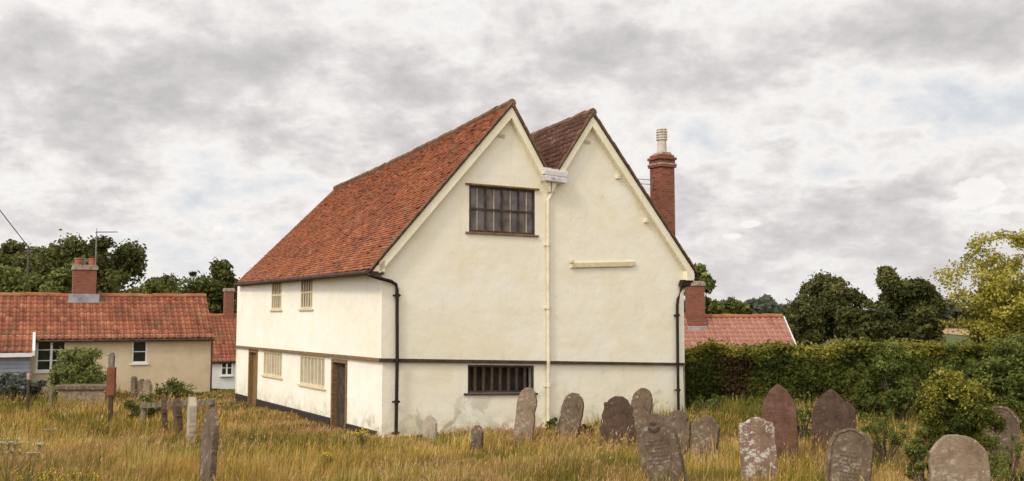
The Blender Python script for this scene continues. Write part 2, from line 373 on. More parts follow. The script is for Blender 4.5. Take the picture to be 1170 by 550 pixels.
# ------------------------------------------------------------------ ground
def make_ground():
    ys = np.concatenate([np.arange(-60, 0, 6), np.arange(0, 60, .6), np.arange(60, 300, 8), np.geomspace(300, 3000, 24)])
    xs = np.concatenate([-np.geomspace(3000, 60, 24), np.arange(-55, -25, 3), np.arange(-25, 25, .6), np.arange(25, 56, 3), np.geomspace(60, 3000, 24)])
    X, Y = np.meshgrid(xs, ys); V = np.stack([X.ravel(), Y.ravel(), g(X, Y).ravel()], 1)
    nx, ny = len(xs), len(ys)
    i = np.arange(nx-1)[None, :]+np.arange(ny-1)[:, None]*nx
    Fq = np.stack([i, i+1, i+1+nx, i+nx], -1).reshape(-1, 4)
    m, nt, b = newmat('dry meadow soil'); v = coords(nt)
    r = ramp_node(nt, [(.3, (.075, .06, .018)), (.45, (.15, .10, .03)), (.6, (.24, .145, .05)), (.75, (.27, .19, .075))])
    nt.links.new(noise(nt, v, .9, 9, .7), r.inputs[0])
    spx = nt.nodes.new('ShaderNodeSeparateXYZ'); nt.links.new(v, spx.inputs[0])
    far = smooth(nt, spx.outputs['Y'], 42, 60)
    rg = ramp_node(nt, [(.35, (.05, .065, .018)), (.65, (.11, .115, .035))]); nt.links.new(noise(nt, v, .05, 6, .6), rg.inputs[0])
    nt.links.new(mixc(nt, far, r.outputs[0], rg.outputs[0]), b.inputs['Base Color']); b.inputs['Roughness'].default_value = 1
    bump(nt, b, noise(nt, v, 12, 8, .7), .8, .06)
    tag(np_mesh('ground', V, [Fq], m, smooth=True), kind='structure')
make_ground()
# ploughed field on the far slope
def make_field():
    xs = np.linspace(100, 175, 30); ys = np.linspace(205, 252, 20)
    X, Y = np.meshgrid(xs, ys); V = np.stack([X.ravel(), Y.ravel(), g(X, Y).ravel()+.12], 1)
    i = np.arange(29)[None, :]+np.arange(19)[:, None]*30
    tag(np_mesh('field', V, [np.stack([i, i+1, i+31, i+30], -1).reshape(-1, 4)], mat_noise('ploughed earth', [(.30, .19, .10), (.38, .25, .14)], .08, 1, 0)), kind='structure')
make_field()

# ------------------------------------------------------------------ roof tiling
def bil(A, B, Cc, Dd, u, v):
    u = np.asarray(u)[..., None]; v = np.asarray(v)[..., None]
    return A*(1-u)*(1-v)+B*u*(1-v)+Cc*u*v+Dd*(1-u)*v
def tile_slope(name, A, B, Cc, Dd, tw, gauge, m, parent, kind='plain', sag=.0, label=None):
    """A eave near, B eave far, Cc ridge far, Dd ridge near; every tile is its own little slab"""
    A, B, Cc, Dd = (np.array(p, float) for p in (A, B, Cc, Dd))
    n = np.cross(B-A, Dd-A); n /= np.linalg.norm(n)
    if n[2] < 0: n = -n
    L = np.linalg.norm(B-A); H = np.linalg.norm(Dd-A); cols = int(round(L/tw)); rows = int(round(H/gauge))
    V = []; T = []; F3 = []; F4 = []; nv = 0
    up = (Dd-A)/H
    i, j = np.meshgrid(np.arange(rows), np.arange(cols+1), indexing='ij'); i = i.ravel(); j = j.ravel()
    N = len(i); rg = RNG
    off = np.where(i % 2 == 0, 0, -.5) if kind == 'plain' else np.zeros(N)-0.0
    if kind != 'plain': keep = j < cols; i, j, off = i[keep], j[keep], off[keep]; N = len(i)
    g_ = .025
    u0 = np.clip((j+off+g_)/cols, 0, 1); u1 = np.clip((j+off+1-g_)/cols, 0, 1); ok = u1-u0 > .2/cols
    i, u0, u1 = i[ok], u0[ok], u1[ok]; N = len(i)
    v0 = i/rows+rg.normal(0, .035, N)/rows; v1 = np.minimum((i+1.25)/rows, 1.0)
    def sagz(u, v): return -(sag*np.sin(np.pi*np.clip(u, 0, 1))*(.35+.65*np.asarray(v)))[..., None]*np.array([0, 0, 1.])
    tint = np.clip(rg.normal(.5, .17 if kind == 'plain' else .12, N), 0, 1)
    if kind == 'plain':
        th = .02; li = th*1.3+np.abs(rg.normal(0, .008, N))+(rg.random(N) < .03)*rg.uniform(.01, .035, N); li2 = li+rg.normal(0, .006, N)
        a = bil(A, B, Cc, Dd, u0, v0)+sagz(u0, v0); b = bil(A, B, Cc, Dd, u1, v0)+sagz(u1, v0)
        c = bil(A, B, Cc, Dd, u1, v1)+sagz(u1, v1); d = bil(A, B, Cc, Dd, u0, v1)+sagz(u0, v1)
        P6 = np.stack([a+n*li[:, None], b+n*li2[:, None], a+n*(li-th)[:, None], b+n*(li2-th)[:, None], c+n*.003, d+n*.003], 1)
        k = np.arange(N)[:, None]*6
        V = P6.reshape(-1, 3); F4 = np.concatenate([k+[0, 1, 4, 5], k+[2, 3, 1, 0]]); F3 = np.concatenate([k+[0, 5, 2], k+[1, 3, 4]])
        tv = np.repeat(tint, 6)
    else:
        S = 7; t = np.linspace(0, 1, S+1); prof = .032*(np.sin(2*np.pi*t-.6)*.9+.55)
        prof = prof-prof.min()*0
        uu = u0[:, None]*(1-t)+u1[:, None]*t
        lift = .022+np.abs(rg.normal(0, .006, N))
        lo = bil(A, B, Cc, Dd, uu, np.repeat(v0[:, None], S+1, 1))+sagz(uu, np.repeat(v0[:, None], S+1, 1))
        hi = bil(A, B, Cc, Dd, uu, np.repeat(v1[:, None], S+1, 1))+sagz(uu, np.repeat(v1[:, None], S+1, 1))
        pl = (prof[None]+lift[:, None])[..., None]*n; ph = (prof[None]+.0)[..., None]*n
        lob = lo+pl-n*.018
        Vs = np.stack([lo+pl, hi+ph, lob], 1)      # N,3,S+1,3
        V = Vs.reshape(-1, 3); st = 3*(S+1); k = (np.arange(N)*st)[:, None]
        fl = []
        for s in range(S):
            fl.append(k+[s, s+1, S+1+s+1, S+1+s]); fl.append(k+[2*(S+1)+s, 2*(S+1)+s+1, s+1, s])
        F4 = np.concatenate(fl); F3 = np.zeros((0, 3), int); tv = np.repeat(tint, st)
    fl = [F4]+([F3] if len(F3) else [])
    o = np_mesh(name, V, fl, m, parent, {'tint': tv})
    if label: o['label'] = label
    return o
def deck(name, A, B, Cc, Dd, th, m, parent, sag=0):
    """boarding under the tiles, following the same gently twisted surface"""
    A, B, Cc, Dd = (np.array(p, float) for p in (A, B, Cc, Dd)); nu, nv = 24, 6
    u, v = np.meshgrid(np.linspace(0, 1, nu), np.linspace(0, 1, nv)); P0 = (bil(A, B, Cc, Dd, u, v)-(sag*np.sin(np.pi*u)*(.35+.65*v))[..., None]*np.array([0, 0, 1.])).reshape(-1, 3)-np.array([0, 0, .02])
    V = np.concatenate([P0, P0-np.array([0, 0, th])]); i = np.arange(nu-1)[None, :]+np.arange(nv-1)[:, None]*nu
    q = np.stack([i, i+1, i+1+nu, i+nu], -1).reshape(-1, 4); n = nu*nv
    rim = np.concatenate([np.arange(nu), np.arange(1, nv)*nu+nu-1, (nv-1)*nu+np.arange(nu-2, -1, -1), np.arange(nv-2, 0, -1)*nu]); r2 = np.roll(rim, -1)
    return np_mesh(name, V, [q, q[:, ::-1]+n, np.stack([rim, rim+n, r2+n, r2], -1)], m, parent)
def ridge_run(name, p0, p1, m, parent, r=.12, ln=.42, sag=0):
    bm = bmesh.new(); p0 = Vector(p0); p1 = Vector(p1); L = (p1-p0).length; k = max(2, int(L/ln))
    for i in range(k):
        t0, t1 = i/k, (i+1.06)/k
        a = p0.lerp(p1, t0); b = p0.lerp(p1, min(t1, 1)); j = random.gauss(0, .008)
        a = a-Vector((0, 0, sag*math.sin(math.pi*t0)-j)); b = b-Vector((0, 0, sag*math.sin(math.pi*min(1, t1))-j))
        tube(bm, [a, b], [r*1.06, r*.97], 8)
    return obj(name, bm, m, parent)

# ------------------------------------------------------------------ the old hall
TH = R(30.5); C0 = Vector((-3.376, 25, 0))
U = Vector((math.cos(TH), math.sin(TH), 0)); Vd = Vector((-math.sin(TH), math.cos(TH), 0))
hall = empty('timber_hall', C0, TH)
tag(hall, 'cream limewashed old hall with two steep gables, red tiled roof and leaning black downpipes', 'building')
W, LEN = 10.15, 14.3
def MG(u, v, d): return (u, -d, v)                 # gable wall s=0
def MS(u, v, d): return (-d, u, v)                 # left side wall w=0
def MBk(u, v, d): return (u, LEN+d, v)
def MR(u, v, d): return (W+d, u, v)
def jet(u): return 2.03-.034*u                     # sagging jetty line of the gable
TOPG = [(W, 4.62), (6.55, 9.02), (5.15, 6.98), (3.83, 8.98), (0, 4.48)]
gw1 = rect(2.55, 4.68, 5.47, 6.76); SK = lambda u, v: v-.034*(u-2.56)
gw2 = rect(2.56, 4.68, 1.08, 1.845); gw2s = [(u, SK(u, v)) for u, v in gw2]
sw_u = [rect(8.6, 9.75, 3.40, 4.38), rect(5.45, 6.58, 3.40, 4.42)]
sw_l = [rect(8.6, 10.75, 1.12, 1.96), rect(4.4, 6.7, 1.03, 1.95)]
doors = [rect(11.5, 12.65, -.1, 1.96), rect(2.55, 3.8, -.12, 1.93)]
bm = bmesh.new()
wall(bm, [(0, 2.0), (W, 1.66)]+TOPG, [gw1], MG, .16)
wall(bm, [(0, 2.0), (LEN, 2.0), (LEN, 8.4)][:0]+[(W, 0)]+[], [], MG, 0) if False else None
wall(bm, [(0, -.1), (W, -.1), (W, 4.5), (6.65, 8.3), (5.28, 6.4), (3.98, 8.2), (0, 4.45)], [], MBk, .1)
wall(bm, [(0, 1.6), (LEN, 1.6), (LEN, 4.6), (0, 4.6)], [], MR, .1)
obj('upper_wall', bm, M['lime'], hall)['label'] = 'cream limewashed gable wall above the sagging beam'
bm = bmesh.new(); wall(bm, [(0, 2.0), (LEN, 2.0), (LEN, 4.5), (0, 4.42)], sw_u, MS, .14)
obj('side_wall', bm, M['limeside'], hall)['label'] = 'paler upper side wall under the long eaves'
LB = .06   # ground storey stands back under the jetty
bm = bmesh.new()
lo = lambda u, v, d: (u, LB-d, v)
wall(bm, [(LB, -.6), (W+.05, -.6), (W-.02, 1.665), (LB, 2.0)], [gw2s], lo, .3)
losk = lambda u, v, d: (u, LB-d, SK(u, v))
wall(bm, [(LB, -.6), (LEN, -.6), (LEN, 1.62), (LB, 1.62)], [], lambda u, v, d: (W+.05, u, v), .1)
obj('lower_gable_wall', bm, M['lime'], hall)
bm = bmesh.new()
lo2 = lambda u, v, d: (LB-d, u, v)
wall(bm, [(LB, -.6), (LEN, -.6), (LEN, 1.995), (LB, 1.995)], sw_l+doors, lo2, .2)
obj('lower_side_wall', bm, M['limeside'], hall)
# upper floor, and an upright dark sheet standing in for the unlit room
bm = bmesh.new(); bx(bm, .4, W-.4, .5, LEN-.4, 2.25, 2.3); bx(bm, .4, W-.4, .55, .6, -.3, 2.2); obj('floor_and_dark_sheet', bm, M['oakdark'], hall)
# jetty beams
bm = bmesh.new()
prism(bm, [(-.035, jet(0)-.05), (W+.02, jet(W)-.04), (W+.02, jet(W)+.035), (-.035, jet(0)+.045)], -.06, .035, MG)
obj('jetty_beam', bm, M['oakdark'], hall, .01)
bm = bmesh.new(); prism(bm, [(.04, 1.975), (LEN, 1.98), (LEN, 2.065), (.04, 2.075)], -.06, .033, MS); obj('jetty_beam', bm, M['oak'], hall, .01)
# plinth of the side wall
bm = bmesh.new()
for a, b in ((.35, 2.52), (3.84, 11.46), (12.7, LEN)): bx(bm, .0, .1, a, b, -.5, .17+.004*b)
obj('plinth', bm, M['tar'], hall, .015)
bm = bmesh.new(); bx(bm, -.02, 10.2, -.02, .12, -.5, .045); obj('plinth', bm, M['lime'], hall, .02)

# gable windows
def hwin(name, mp, r, ncol, nrow, frame_m, pane_m, bar_m, parent, d0=-.07, fw=.06, bw=.022, sill=True, lintel=True, sill_m=None, mull=0):
    (u0, v0), (u1, v1) = r[0], r[2]
    bm = bmesh.new(); md = lambda u, v, d: mp(u, v, d)
    B = lambda bm, a, b, c, e, f, h: bx(bm, a, b, c, e, f, h, md)
    for (a, b, c, e) in ((u0, u0+fw, v0, v1), (u1-fw, u1, v0, v1), (u0+fw, u1-fw, v1-fw, v1), (u0+fw, u1-fw, v0, v0+fw)): B(bm, a, b, c, e, d0, d0+.06)
    if mull:
        for k in range(1, mull):
            x = u0+(u1-u0)*k/mull; B(bm, x-.028, x+.028, v0+fw, v1-fw, d0, d0+.055)
    if nrow > 1:
        for k in range(1, nrow):
            y = v0+(v1-v0)*k/nrow; B(bm, u0+fw, u1-fw, y-.03, y+.03, d0, d0+.05)
    f = obj(name, bm, frame_m, parent, .004)
    if bar_m:
        bm = bmesh.new()
        for k in range(1, ncol):
            if mull and (k*mull) % ncol == 0: continue
            x = u0+(u1-u0)*k/ncol; B(bm, x-bw/2, x+bw/2, v0+fw, v1-fw, d0-.005, d0+.042)
        obj('glazing_bars', bm, bar_m, f)
    if pane_m:
        bm = bmesh.new()
        for k in range(ncol):
            for q in range(nrow):
                x0 = u0+(u1-u0)*k/ncol; x1 = u0+(u1-u0)*(k+1)/ncol; y0 = v0+(v1-v0)*q/nrow; y1 = v0+(v1-v0)*(q+1)/nrow
                t = [random.gauss(0, .006) for _ in range(3)]
                bm.faces.new([bm.verts.new(mp(x, y, d0+.015+dd)) for x, y, dd in ((x0, y0, t[0]), (x1, y0, t[1]), (x1, y1, t[2]), (x0, y1, t[0]+t[2]-t[1]))])
        obj('panes', bm, pane_m, f)
    if sill:
        bm = bmesh.new(); B(bm, u0-.12, u1+.1, v0-.055, v0-.002, d0-.02, .06); obj('sill', bm, sill_m or frame_m, f, .008)
    if lintel:
        bm = bmesh.new(); B(bm, u0-.12, u1+.12, v1+.002, v1+.05, -.05, .07); obj('hood_mould', bm, sill_m or frame_m, f, .008)
    return f
f = hwin('window', MG, gw1, 8, 2, M['oakdark'], M['glass'], M['oakpale'], hall, mull=4, sill_m=M['oak'])
f['label'] = 'wide leaded eight light window high in the gable'
f = hwin('window', losk, gw2, 8, 1, M['oakdark'], None, None, hall, d0=-.08, lintel=False)
f['label'] = 'dark unglazed window with upright wooden bars'
bm = bmesh.new()
for k in range(1, 8):
    x = 2.56+2.12*k/8; a = .05
    vs = [(x-a, 1.1, -.07), (x, 1.1, -.02), (x+a, 1.1, -.07), (x, 1.1, -.12)]
    b0 = [bm.verts.new(losk(u, 1.09, d)) for u, _, d in vs]; b1 = [bm.verts.new(losk(u, 1.84, d)) for u, _, d in vs]
    for i in range(4): bm.faces.new((b0[i], b0[(i+1) % 4], b1[(i+1) % 4], b1[i]))
obj('mullions', bm, M['oakdark'], f)
for r in sw_u: hwin('window', MS, r, 5, 2 if r is sw_u[1] else 2, M['creambar'], M['glass'], M['creambar'], hall, d0=-.05, bw=.07, lintel=False, sill_m=M['creambar'])
for r in sw_l: hwin('window', lo2, r, 7, 1, M['creambar'], M['skypane'], M['creambar'], hall, d0=-.05, bw=.075, lintel=False, sill_m=M['creambar'])
for k, r in enumerate(doors):
    (u0, v0), (u1, v1) = r[0], r[2]
    d = bmesh.new()
    for q in range(6):
        a = u0+.1+(u1-u0-.2)*q/6; bx(d, a+.004, a+(u1-u0-.2)/6-.004, v0, v1-.1, -.17, -.13+.004*(q % 2), lo2)
    do = obj('door', d, M['oakdoor'] if k == 0 else M['oakdark'], hall)
    do['label'] = 'brown planked door at the far end of the side wall' if k == 0 else 'dark planked door in the side wall nearest the corner'
    fr = bmesh.new()
    bx(fr, u0, u0+.1, v0, v1, -.18, .03, lo2); bx(fr, u1-.1, u1, v0, v1, -.18, .03, lo2); bx(fr, u0+.1, u1-.1, v1-.1, v1, -.18, .03, lo2)
    obj('frame', fr, M['oak' if k else 'oakdoor'], do, .006)
    hd = bmesh.new(); tube(hd, [lo2(u0+.25, 1.0, -.12), lo2(u0+.25, 1.0, -.07)], .035, 8); obj('handle', hd, M['black'], do)

# roofs.  local frame: (w, s, z)
NV, FV = -.24, LEN+.2
A1n, A1f = (3.80, NV, 9.16), (3.98, FV, 8.45)       # left ridge, dropping away from us
VLn, VLf = (5.12, NV, 7.10), (5.30, FV, 6.6)        # valley
A2n, A2f = (6.58, NV, 9.20), (6.7, FV, 8.5)
ELn, ELf = (-.42, NV, 4.36), (-.12, 13.92, 4.47)
ERn, ERf = (10.50, NV, 4.56), (10.5, FV, 4.5)
M['boards'] = M['oakdark']
for nm, q, tw, ga, mm, kd, sg, lb in (('roof', (ELn, ELf, A1f, A1n), .165, .105, 'tile', 'plain', .07, 'long orange red plain tile slope above the side wall'),
        ('roof', (VLn, VLf, A1f, A1n), .20, .24, 'pan_dark', 'pan', 0, 'inner slope facing the valley'),
        ('roof', (VLn, VLf, A2f, A2n), .20, .24, 'pan_dark', 'pan', 0, 'dark brown pantile slope between the two gables'),
        ('roof', (ERn, ERf, A2f, A2n), .20, .24, 'pan_dark', 'pan', 0, 'right slope behind the chimney')):
    t = tile_slope(nm, *q, tw, ga, M[mm], hall, kd, sg, lb); deck('roof_boards', *q, .07, M['boards'], t, sg)
ridge_run('ridge_tiles', Vector(A1n)+Vector((0, 0, .0)), Vector(A1f), M['ridge'], hall, .11, .42, .07)
ridge_run('ridge_tiles', Vector(A2n), Vector(A2f), M['ridge'], hall, .12)
def barge(pts, drop):
    bm = bmesh.new(); poly = pts+[(u, v-drop) for u, v in pts[::-1]]
    prism(bm, poly, -.02, .2, MG); return bm
def low(p, d=.09): return (p[0], p[2]-d)
f1 = lambda a, b, t: tuple(a[i]+(b[i]-a[i])*t for i in range(3))
obj('bargeboard', barge([low(f1(ELn, A1n, .06)), low(A1n), low(f1(VLn, A1n, .02))], .34), M['cream'], hall, .01)
obj('bargeboard', barge([low(f1(VLn, A2n, .02)), low(A2n), low(f1(ERn, A2n, .02))], .34), M['cream'], hall, .01)
# mortar verge under the edge tiles
bm = bmesh.new()
for a, b in ((ELn, A1n), (VLn, A1n), (VLn, A2n), (ERn, A2n)):
    a = Vector(a); b = Vector(b); q = [a, b]
    k = 22
    for i in range(k):
        p = a.lerp(b, i/k); r_ = a.lerp(b, (i+.93)/k); j = random.uniform(-.008, .012)
        tube(bm, [p+Vector((0, .01+j, -.005)), r_+Vector((0, .01+j, .012))], .036, 6)
obj('verge', bm, M['ridge'], hall)
# boxed foot of the gable at the two eaves, purlin ends, vents
bm = bmesh.new(); prism(bm, [(-.34, 4.30), (.0, 4.30), (.0, 4.62), (-.26, 4.42)], -.02, .2, MG); obj('kneeler', bm, M['cream'], hall, .01)
bm = bmesh.new(); prism(bm, [(W-.02, 4.28), (W+.3, 4.28), (W+.3, 4.5), (W-.02, 4.85)], -.02, .19, MG); obj('kneeler', bm, M['cream'], hall, .01)
for (u, v) in ((7.6, 7.36), (8.66, 6.08)):
    bm = bmesh.new(); bx(bm, u-.1, u+.1, v-.08, v+.07, -.01, .16, lambda a, b, c: MG(a, b, c)) if False else prism(bm, rect(u-.06, u+.06, v-.06, v+.06), -.01, .09, MG)
    obj('purlin_end', bm, M['pipe_cream'], hall, .02)
for (u, v) in ((3.56, 8.22), (6.5, 8.32)):
    bm = bmesh.new(); prism(bm, rect(u-.12, u+.12, v-.05, v+.05), -.02, .015, MG)
    for k in range(3): prism(bm, rect(u-.1, u+.1, v-.036+.026*k, v-.024+.026*k), .014, .022, MG)
    obj('air_vent', bm, M['pot'], hall)
# remnant timber on the right gable
bm = bmesh.new(); prism(bm, [(5.87, 4.56), (8.1, 4.66), (8.23, 4.70), (8.22, 4.83), (7.2, 4.78), (5.92, 4.72)], -.02, .07, MG); bx(bm, 5.86, 5.95, -.1, .0, 4.7, 4.8)
obj('plank', bm, M['creambar'], hall, .02)
# eaves gutter, side wall
bm = bmesh.new(); tube(bm, [(-.5, NV+.02, 4.28), (-.2, 13.9, 4.39)], .06, 8); prism(bm, [(-.40, 4.23), (-.02, 4.23), (-.02, 4.28), (-.40, 4.28)], .1-.3, .2, MG)
obj('gutter', bm, M['oakdark'], hall)
bm = bmesh.new(); vs_ = [bm.verts.new(p) for p in ((-.44, .05, 4.25), (-.01, .05, 4.29), (-.01, 13.85, 4.36), (-.15, 13.85, 4.35), (-.44, .05, 4.22), (-.01, .05, 4.26), (-.01, 13.85, 4.33), (-.15, 13.85, 4.32))]
for q_ in ((0, 1, 2, 3), (7, 6, 5, 4), (0, 4, 5, 1), (1, 5, 6, 2), (2, 6, 7, 3), (3, 7, 4, 0)): bm.faces.new([vs_[k] for k in q_])
obj('soffit', bm, M['oakdark'], hall)
bm = bmesh.new(); tube(bm, [(10.58, NV+.02, 4.42), (10.58, FV, 4.40)], .065, 8); obj('gutter', bm, M['black'], hall)
def pipe(pts, r, m, brk):
    bm = bmesh.new(); tube(bm, pts, r, 10)
    for (x, y, z) in brk: tube(bm, [(x, y, z-.04), (x, y, z+.04)], r*1.35, 10); bx(bm, x-.1, x+.1, y-.004, y+.07, z-.02, z+.02)
    return obj('downpipe', bm, m, hall)
pp = [(-.5, NV+.06, 4.26), (-.46, NV-.03, 4.2), (-.2, -.18, 4.14), (.22, -.09, 4.06), (.36, -.08, 3.98), (.39, -.08, 3.85), (.41, -.09, 2.1), (.4, -.08, -.3)]
pipe(pp, .046, M['black'], [(.4, -.085, 3.7), (.41, -.09, 2.02), (.405, -.085, .95), (.4, -.08, .15)])['label'] = 'black downpipe bending round the left corner'
pp = [(10.55, NV+.06, 4.36), (10.42, -.16, 4.3), (10.2, -.1, 4.16), (9.98, -.09, 4.02), (9.86, -.08, 3.72), (9.82, -.08, 3.5), (9.8, -.09, 1.7), (9.8, -.09, -.3)]
o = pipe(pp, .046, M['black'], [(9.82, -.085, 3.2), (9.8, -.09, 1.7), (9.8, -.09, .9)]); o['label'] = 'black downpipe with swan neck at the right eaves'
bm = bmesh.new(); prism(bm, [(9.9, 4.1), (10.3, 4.12), (10.42, 4.3), (9.98, 4.3)], .02, .16, MG); obj('rainwater_head', bm, M['black'], hall, .02)
pp = [(5.22, -.1, 7.0), (5.2, -.08, 6.7), (5.08, -.07, 6.5), (5.08, -.07, 1.9), (5.1, -.03, 1.7), (5.1, -.02, -.3)]
pipe(pp, .05, M['pipe_cream'], [(5.08, -.075, 5.2), (5.08, -.075, 3.4), (5.1, -.035, 1.2)])['label'] = 'cream painted downpipe between the two gables'
# valley hopper
bm = bmesh.new()
prism(bm, [(4.86, 7.02), (5.56, 6.98), (5.62, 7.14), (4.82, 7.18)], -.02, .34, MG); prism(bm, [(4.80, 7.20), (5.66, 7.16), (5.64, 7.31), (4.84, 7.35)], -.02, .30, MG)
for k in range(3): prism(bm, rect(4.82+.27*k, 5.08+.27*k, 7.33-.02*k, 7.40-.02*k), -.02, .27, MG)
hp = obj('valley_hopper', bm, M['whitelead'], hall, .012)
bm = bmesh.new(); prism(bm, [(5.06, 6.9), (5.3, 6.72), (5.34, 6.78), (5.2, 6.98)], -.02, .1, MG); obj('bracket', bm, M['cream'], hp, .01)
bm = bmesh.new(); prism(bm, [(5.02, 7.06), (5.2, 7.05), (5.11, 7.13)], .335, .347, MG); obj('gap', bm, M['lead'], hp)  # raised grey triangle, coloured dark to stand in for an open notch
# chimney stack
ch = empty('chimney', (0, 0, 0)); ch.parent = hall
cw, cs, hw = 10.38, 1.25, .285
bm = bmesh.new(); bx(bm, cw-hw, cw+hw, cs-hw, cs+hw, -.2, 8.02); bx(bm, cw-hw-.04, cw+hw+.04, cs-hw-.04, cs+hw+.04, 5.02, 5.1)
obj('stack', bm, M['brick'], ch, .008)
bm = bmesh.new()
bx(bm, cw-hw-.05, cw+hw+.05, cs-hw-.05, cs+hw+.05, 8.02, 8.10); bx(bm, cw-hw-.06, cw+hw+.06, cs-hw-.06, cs+hw+.06, 8.27, 8.36); bx(bm, cw-hw-.02, cw+hw+.02, cs-hw-.02, cs+hw+.02, 8.10, 8.27)
bx(bm, cw-hw, cw+hw, cs-hw, cs+hw, 8.36, 8.44)
obj('corbel', bm, M['brick'], ch, .012)
bm = bmesh.new(); bx(bm, cw-hw-.062, cw+hw+.062, cs-hw-.062, cs+hw+.062, 8.085, 8.15); prism(bm, [(cw-.25, 8.43), (cw+.25, 8.43), (cw+.17, 8.53), (cw-.17, 8.53)], -cs-.25, -cs+.25, MG)
obj('mortar_band', bm, M['mortar'], ch, .02)
bm = bmesh.new(); z = 8.5
tube(bm, [(cw, cs, 8.5), (cw, cs, 8.95)], [.16, .145], 14)
for q in range(4): tube(bm, [(cw, cs, 8.95+.085*q), (cw, cs, 8.99+.085*q), (cw, cs, 9.0+.085*q), (cw, cs, 9.035+.085*q)], [.185, .185, .15, .15], 14)
tube(bm, [(cw, cs, 9.29), (cw, cs, 9.33), (cw, cs, 9.36)], [.175, .16, .1], 14)
obj('chimney_pot', bm, M['pot'], ch, smooth=False)
ad = empty('aerial', Vector((0, 0, 0)))
pA = C0+U*(cw-hw)+Vd*cs
ad.location = (pA.x, pA.y, 7.45); tag(ad, 'thin twin rod aerial fixed to the left face of the tall main chimney', 'aerial')
bm = bmesh.new(); tube(bm, [(.02, 0, -.12), (-.12, -.02, -.1), (-.12, -.02, .2)], .012, 6); obj('bracket', bm, M['metal'], ad)
for zz in (.0, .15):
    bm = bmesh.new(); tube(bm, [(-.02, .0, zz), (-.9, -.3, zz+.02)], .011, 6); obj('rod', bm, M['metal'], ad)

# ------------------------------------------------------------------ cottages
def cottage_win(mp, u0, u1, v0, v1, parent, cols, rows, d=.0):
    bm = bmesh.new(); fw = .07
    for (a, b, c, e) in ((u0, u0+fw, v0, v1), (u1-fw, u1, v0, v1), (u0+fw, u1-fw, v1-fw, v1), (u0+fw, u1-fw, v0, v0+fw)): bx(bm, a, b, c, e, d-.09, d-.03, mp)
    for k in range(1, cols): x = u0+(u1-u0)*k/cols; bx(bm, x-.045, x+.045, v0+fw, v1-fw, d-.09, d-.035, mp)
    for k in range(1, rows): y = v0+(v1-v0)*k/rows; bx(bm, u0+fw, u1-fw, y-.018, y+.018, d-.085, d-.045, mp)
    f = obj('window', bm, M['white'], parent, .004)
    bm = bmesh.new(); bm.faces.new([bm.verts.new(mp(a, b, d-.075)) for a, b in rect(u0+.02, u1-.02, v0+.02, v1-.02)]); obj('panes', bm, M['glass2'], f)
    bm = bmesh.new(); bx(bm, u0-.06, u1+.06, v0-.07, v0-.004, d-.1, d+.06, mp); obj('sill', bm, M['white'], f, .006)
def stack(parent, x, y, hx, hy, z0, z1, pots=(), m='brick2', cap=True, flash=None):
    c = empty('chimney', (x, y, 0)); c.parent = parent
    bm = bmesh.new(); bx(bm, -hx, hx, -hy, hy, z0, z1); obj('stack', bm, M[m], c, .008)
    if cap:
        bm = bmesh.new(); bx(bm, -hx-.05, hx+.05, -hy-.05, hy+.05, z1-.16, z1-.02); bx(bm, -hx-.02, hx+.02, -hy-.02, hy+.02, z1-.02, z1+.05); obj('corbel', bm, M['mortar'], c, .012)
    for px in pots:
        bm = bmesh.new(); tube(bm, [(px, 0, z1+.04), (px, 0, z1+.3), (px, 0, z1+.3), (px, 0, z1+.36)], [.15, .125, .15, .15], 12); obj('chimney_pot', bm, M['redpot'], c)
    if flash:
        fx, zf0, zf1 = flash; bm = bmesh.new(); bx(bm, -fx, fx, -hy-.03, hy+.03, zf0, zf1); obj('flashing', bm, M['lead'], c, .02)
    return c
def cottage(name, label, right_front, yaw, length, depth, eave, ridge, base, wallm, tilem, ridgem, holes, ov=.18):
    """origin at the front right corner, x runs left (negative)"""
    c = empty(name, right_front, yaw); tag(c, label, 'cottage')
    mp = lambda u, v, d: (u, -d, v)
    bm = bmesh.new(); wall(bm, [(-length, base), (0, base), (0, eave+.02), (-length, eave+.02)], holes, mp, .12)
    ends = [(0, base), (depth, base), (depth, eave), (depth/2, ridge-.12), (0, eave)]
    wall(bm, ends, [], lambda u, v, d: (d, u, v), .1); wall(bm, ends, [], lambda u, v, d: (-length, u, v), .1)
    wall(bm, [(-length, base), (0, base), (0, eave), (-length, eave)], [], lambda u, v, d: (u, depth, v), .1)
    obj('wall', bm, M[wallm], c)
    ds = (ridge-eave)/(depth/2); e = ov
    q1 = ((-length, -e, eave-ds*e), (.1, -e, eave-ds*e), (.06, depth/2, ridge), (-length, depth/2, ridge))
    q2 = ((-length, depth+e, eave-ds*e), (.1, depth+e, eave-ds*e), (.06, depth/2, ridge), (-length, depth/2, ridge))
    for q, lb in ((q1, 'front slope'), (q2, 'back slope')):
        t = tile_slope('roof', *q, .25, .29, M[tilem], c, 'pan', .03, lb); deck('roof_boards', *q, .06, M['oakdark'], t, .03)
    ridge_run('ridge_tiles', (-length, depth/2, ridge+.02), (.06, depth/2, ridge+.02), M[ridgem], c, .12, .45, .03)
    return c, mp
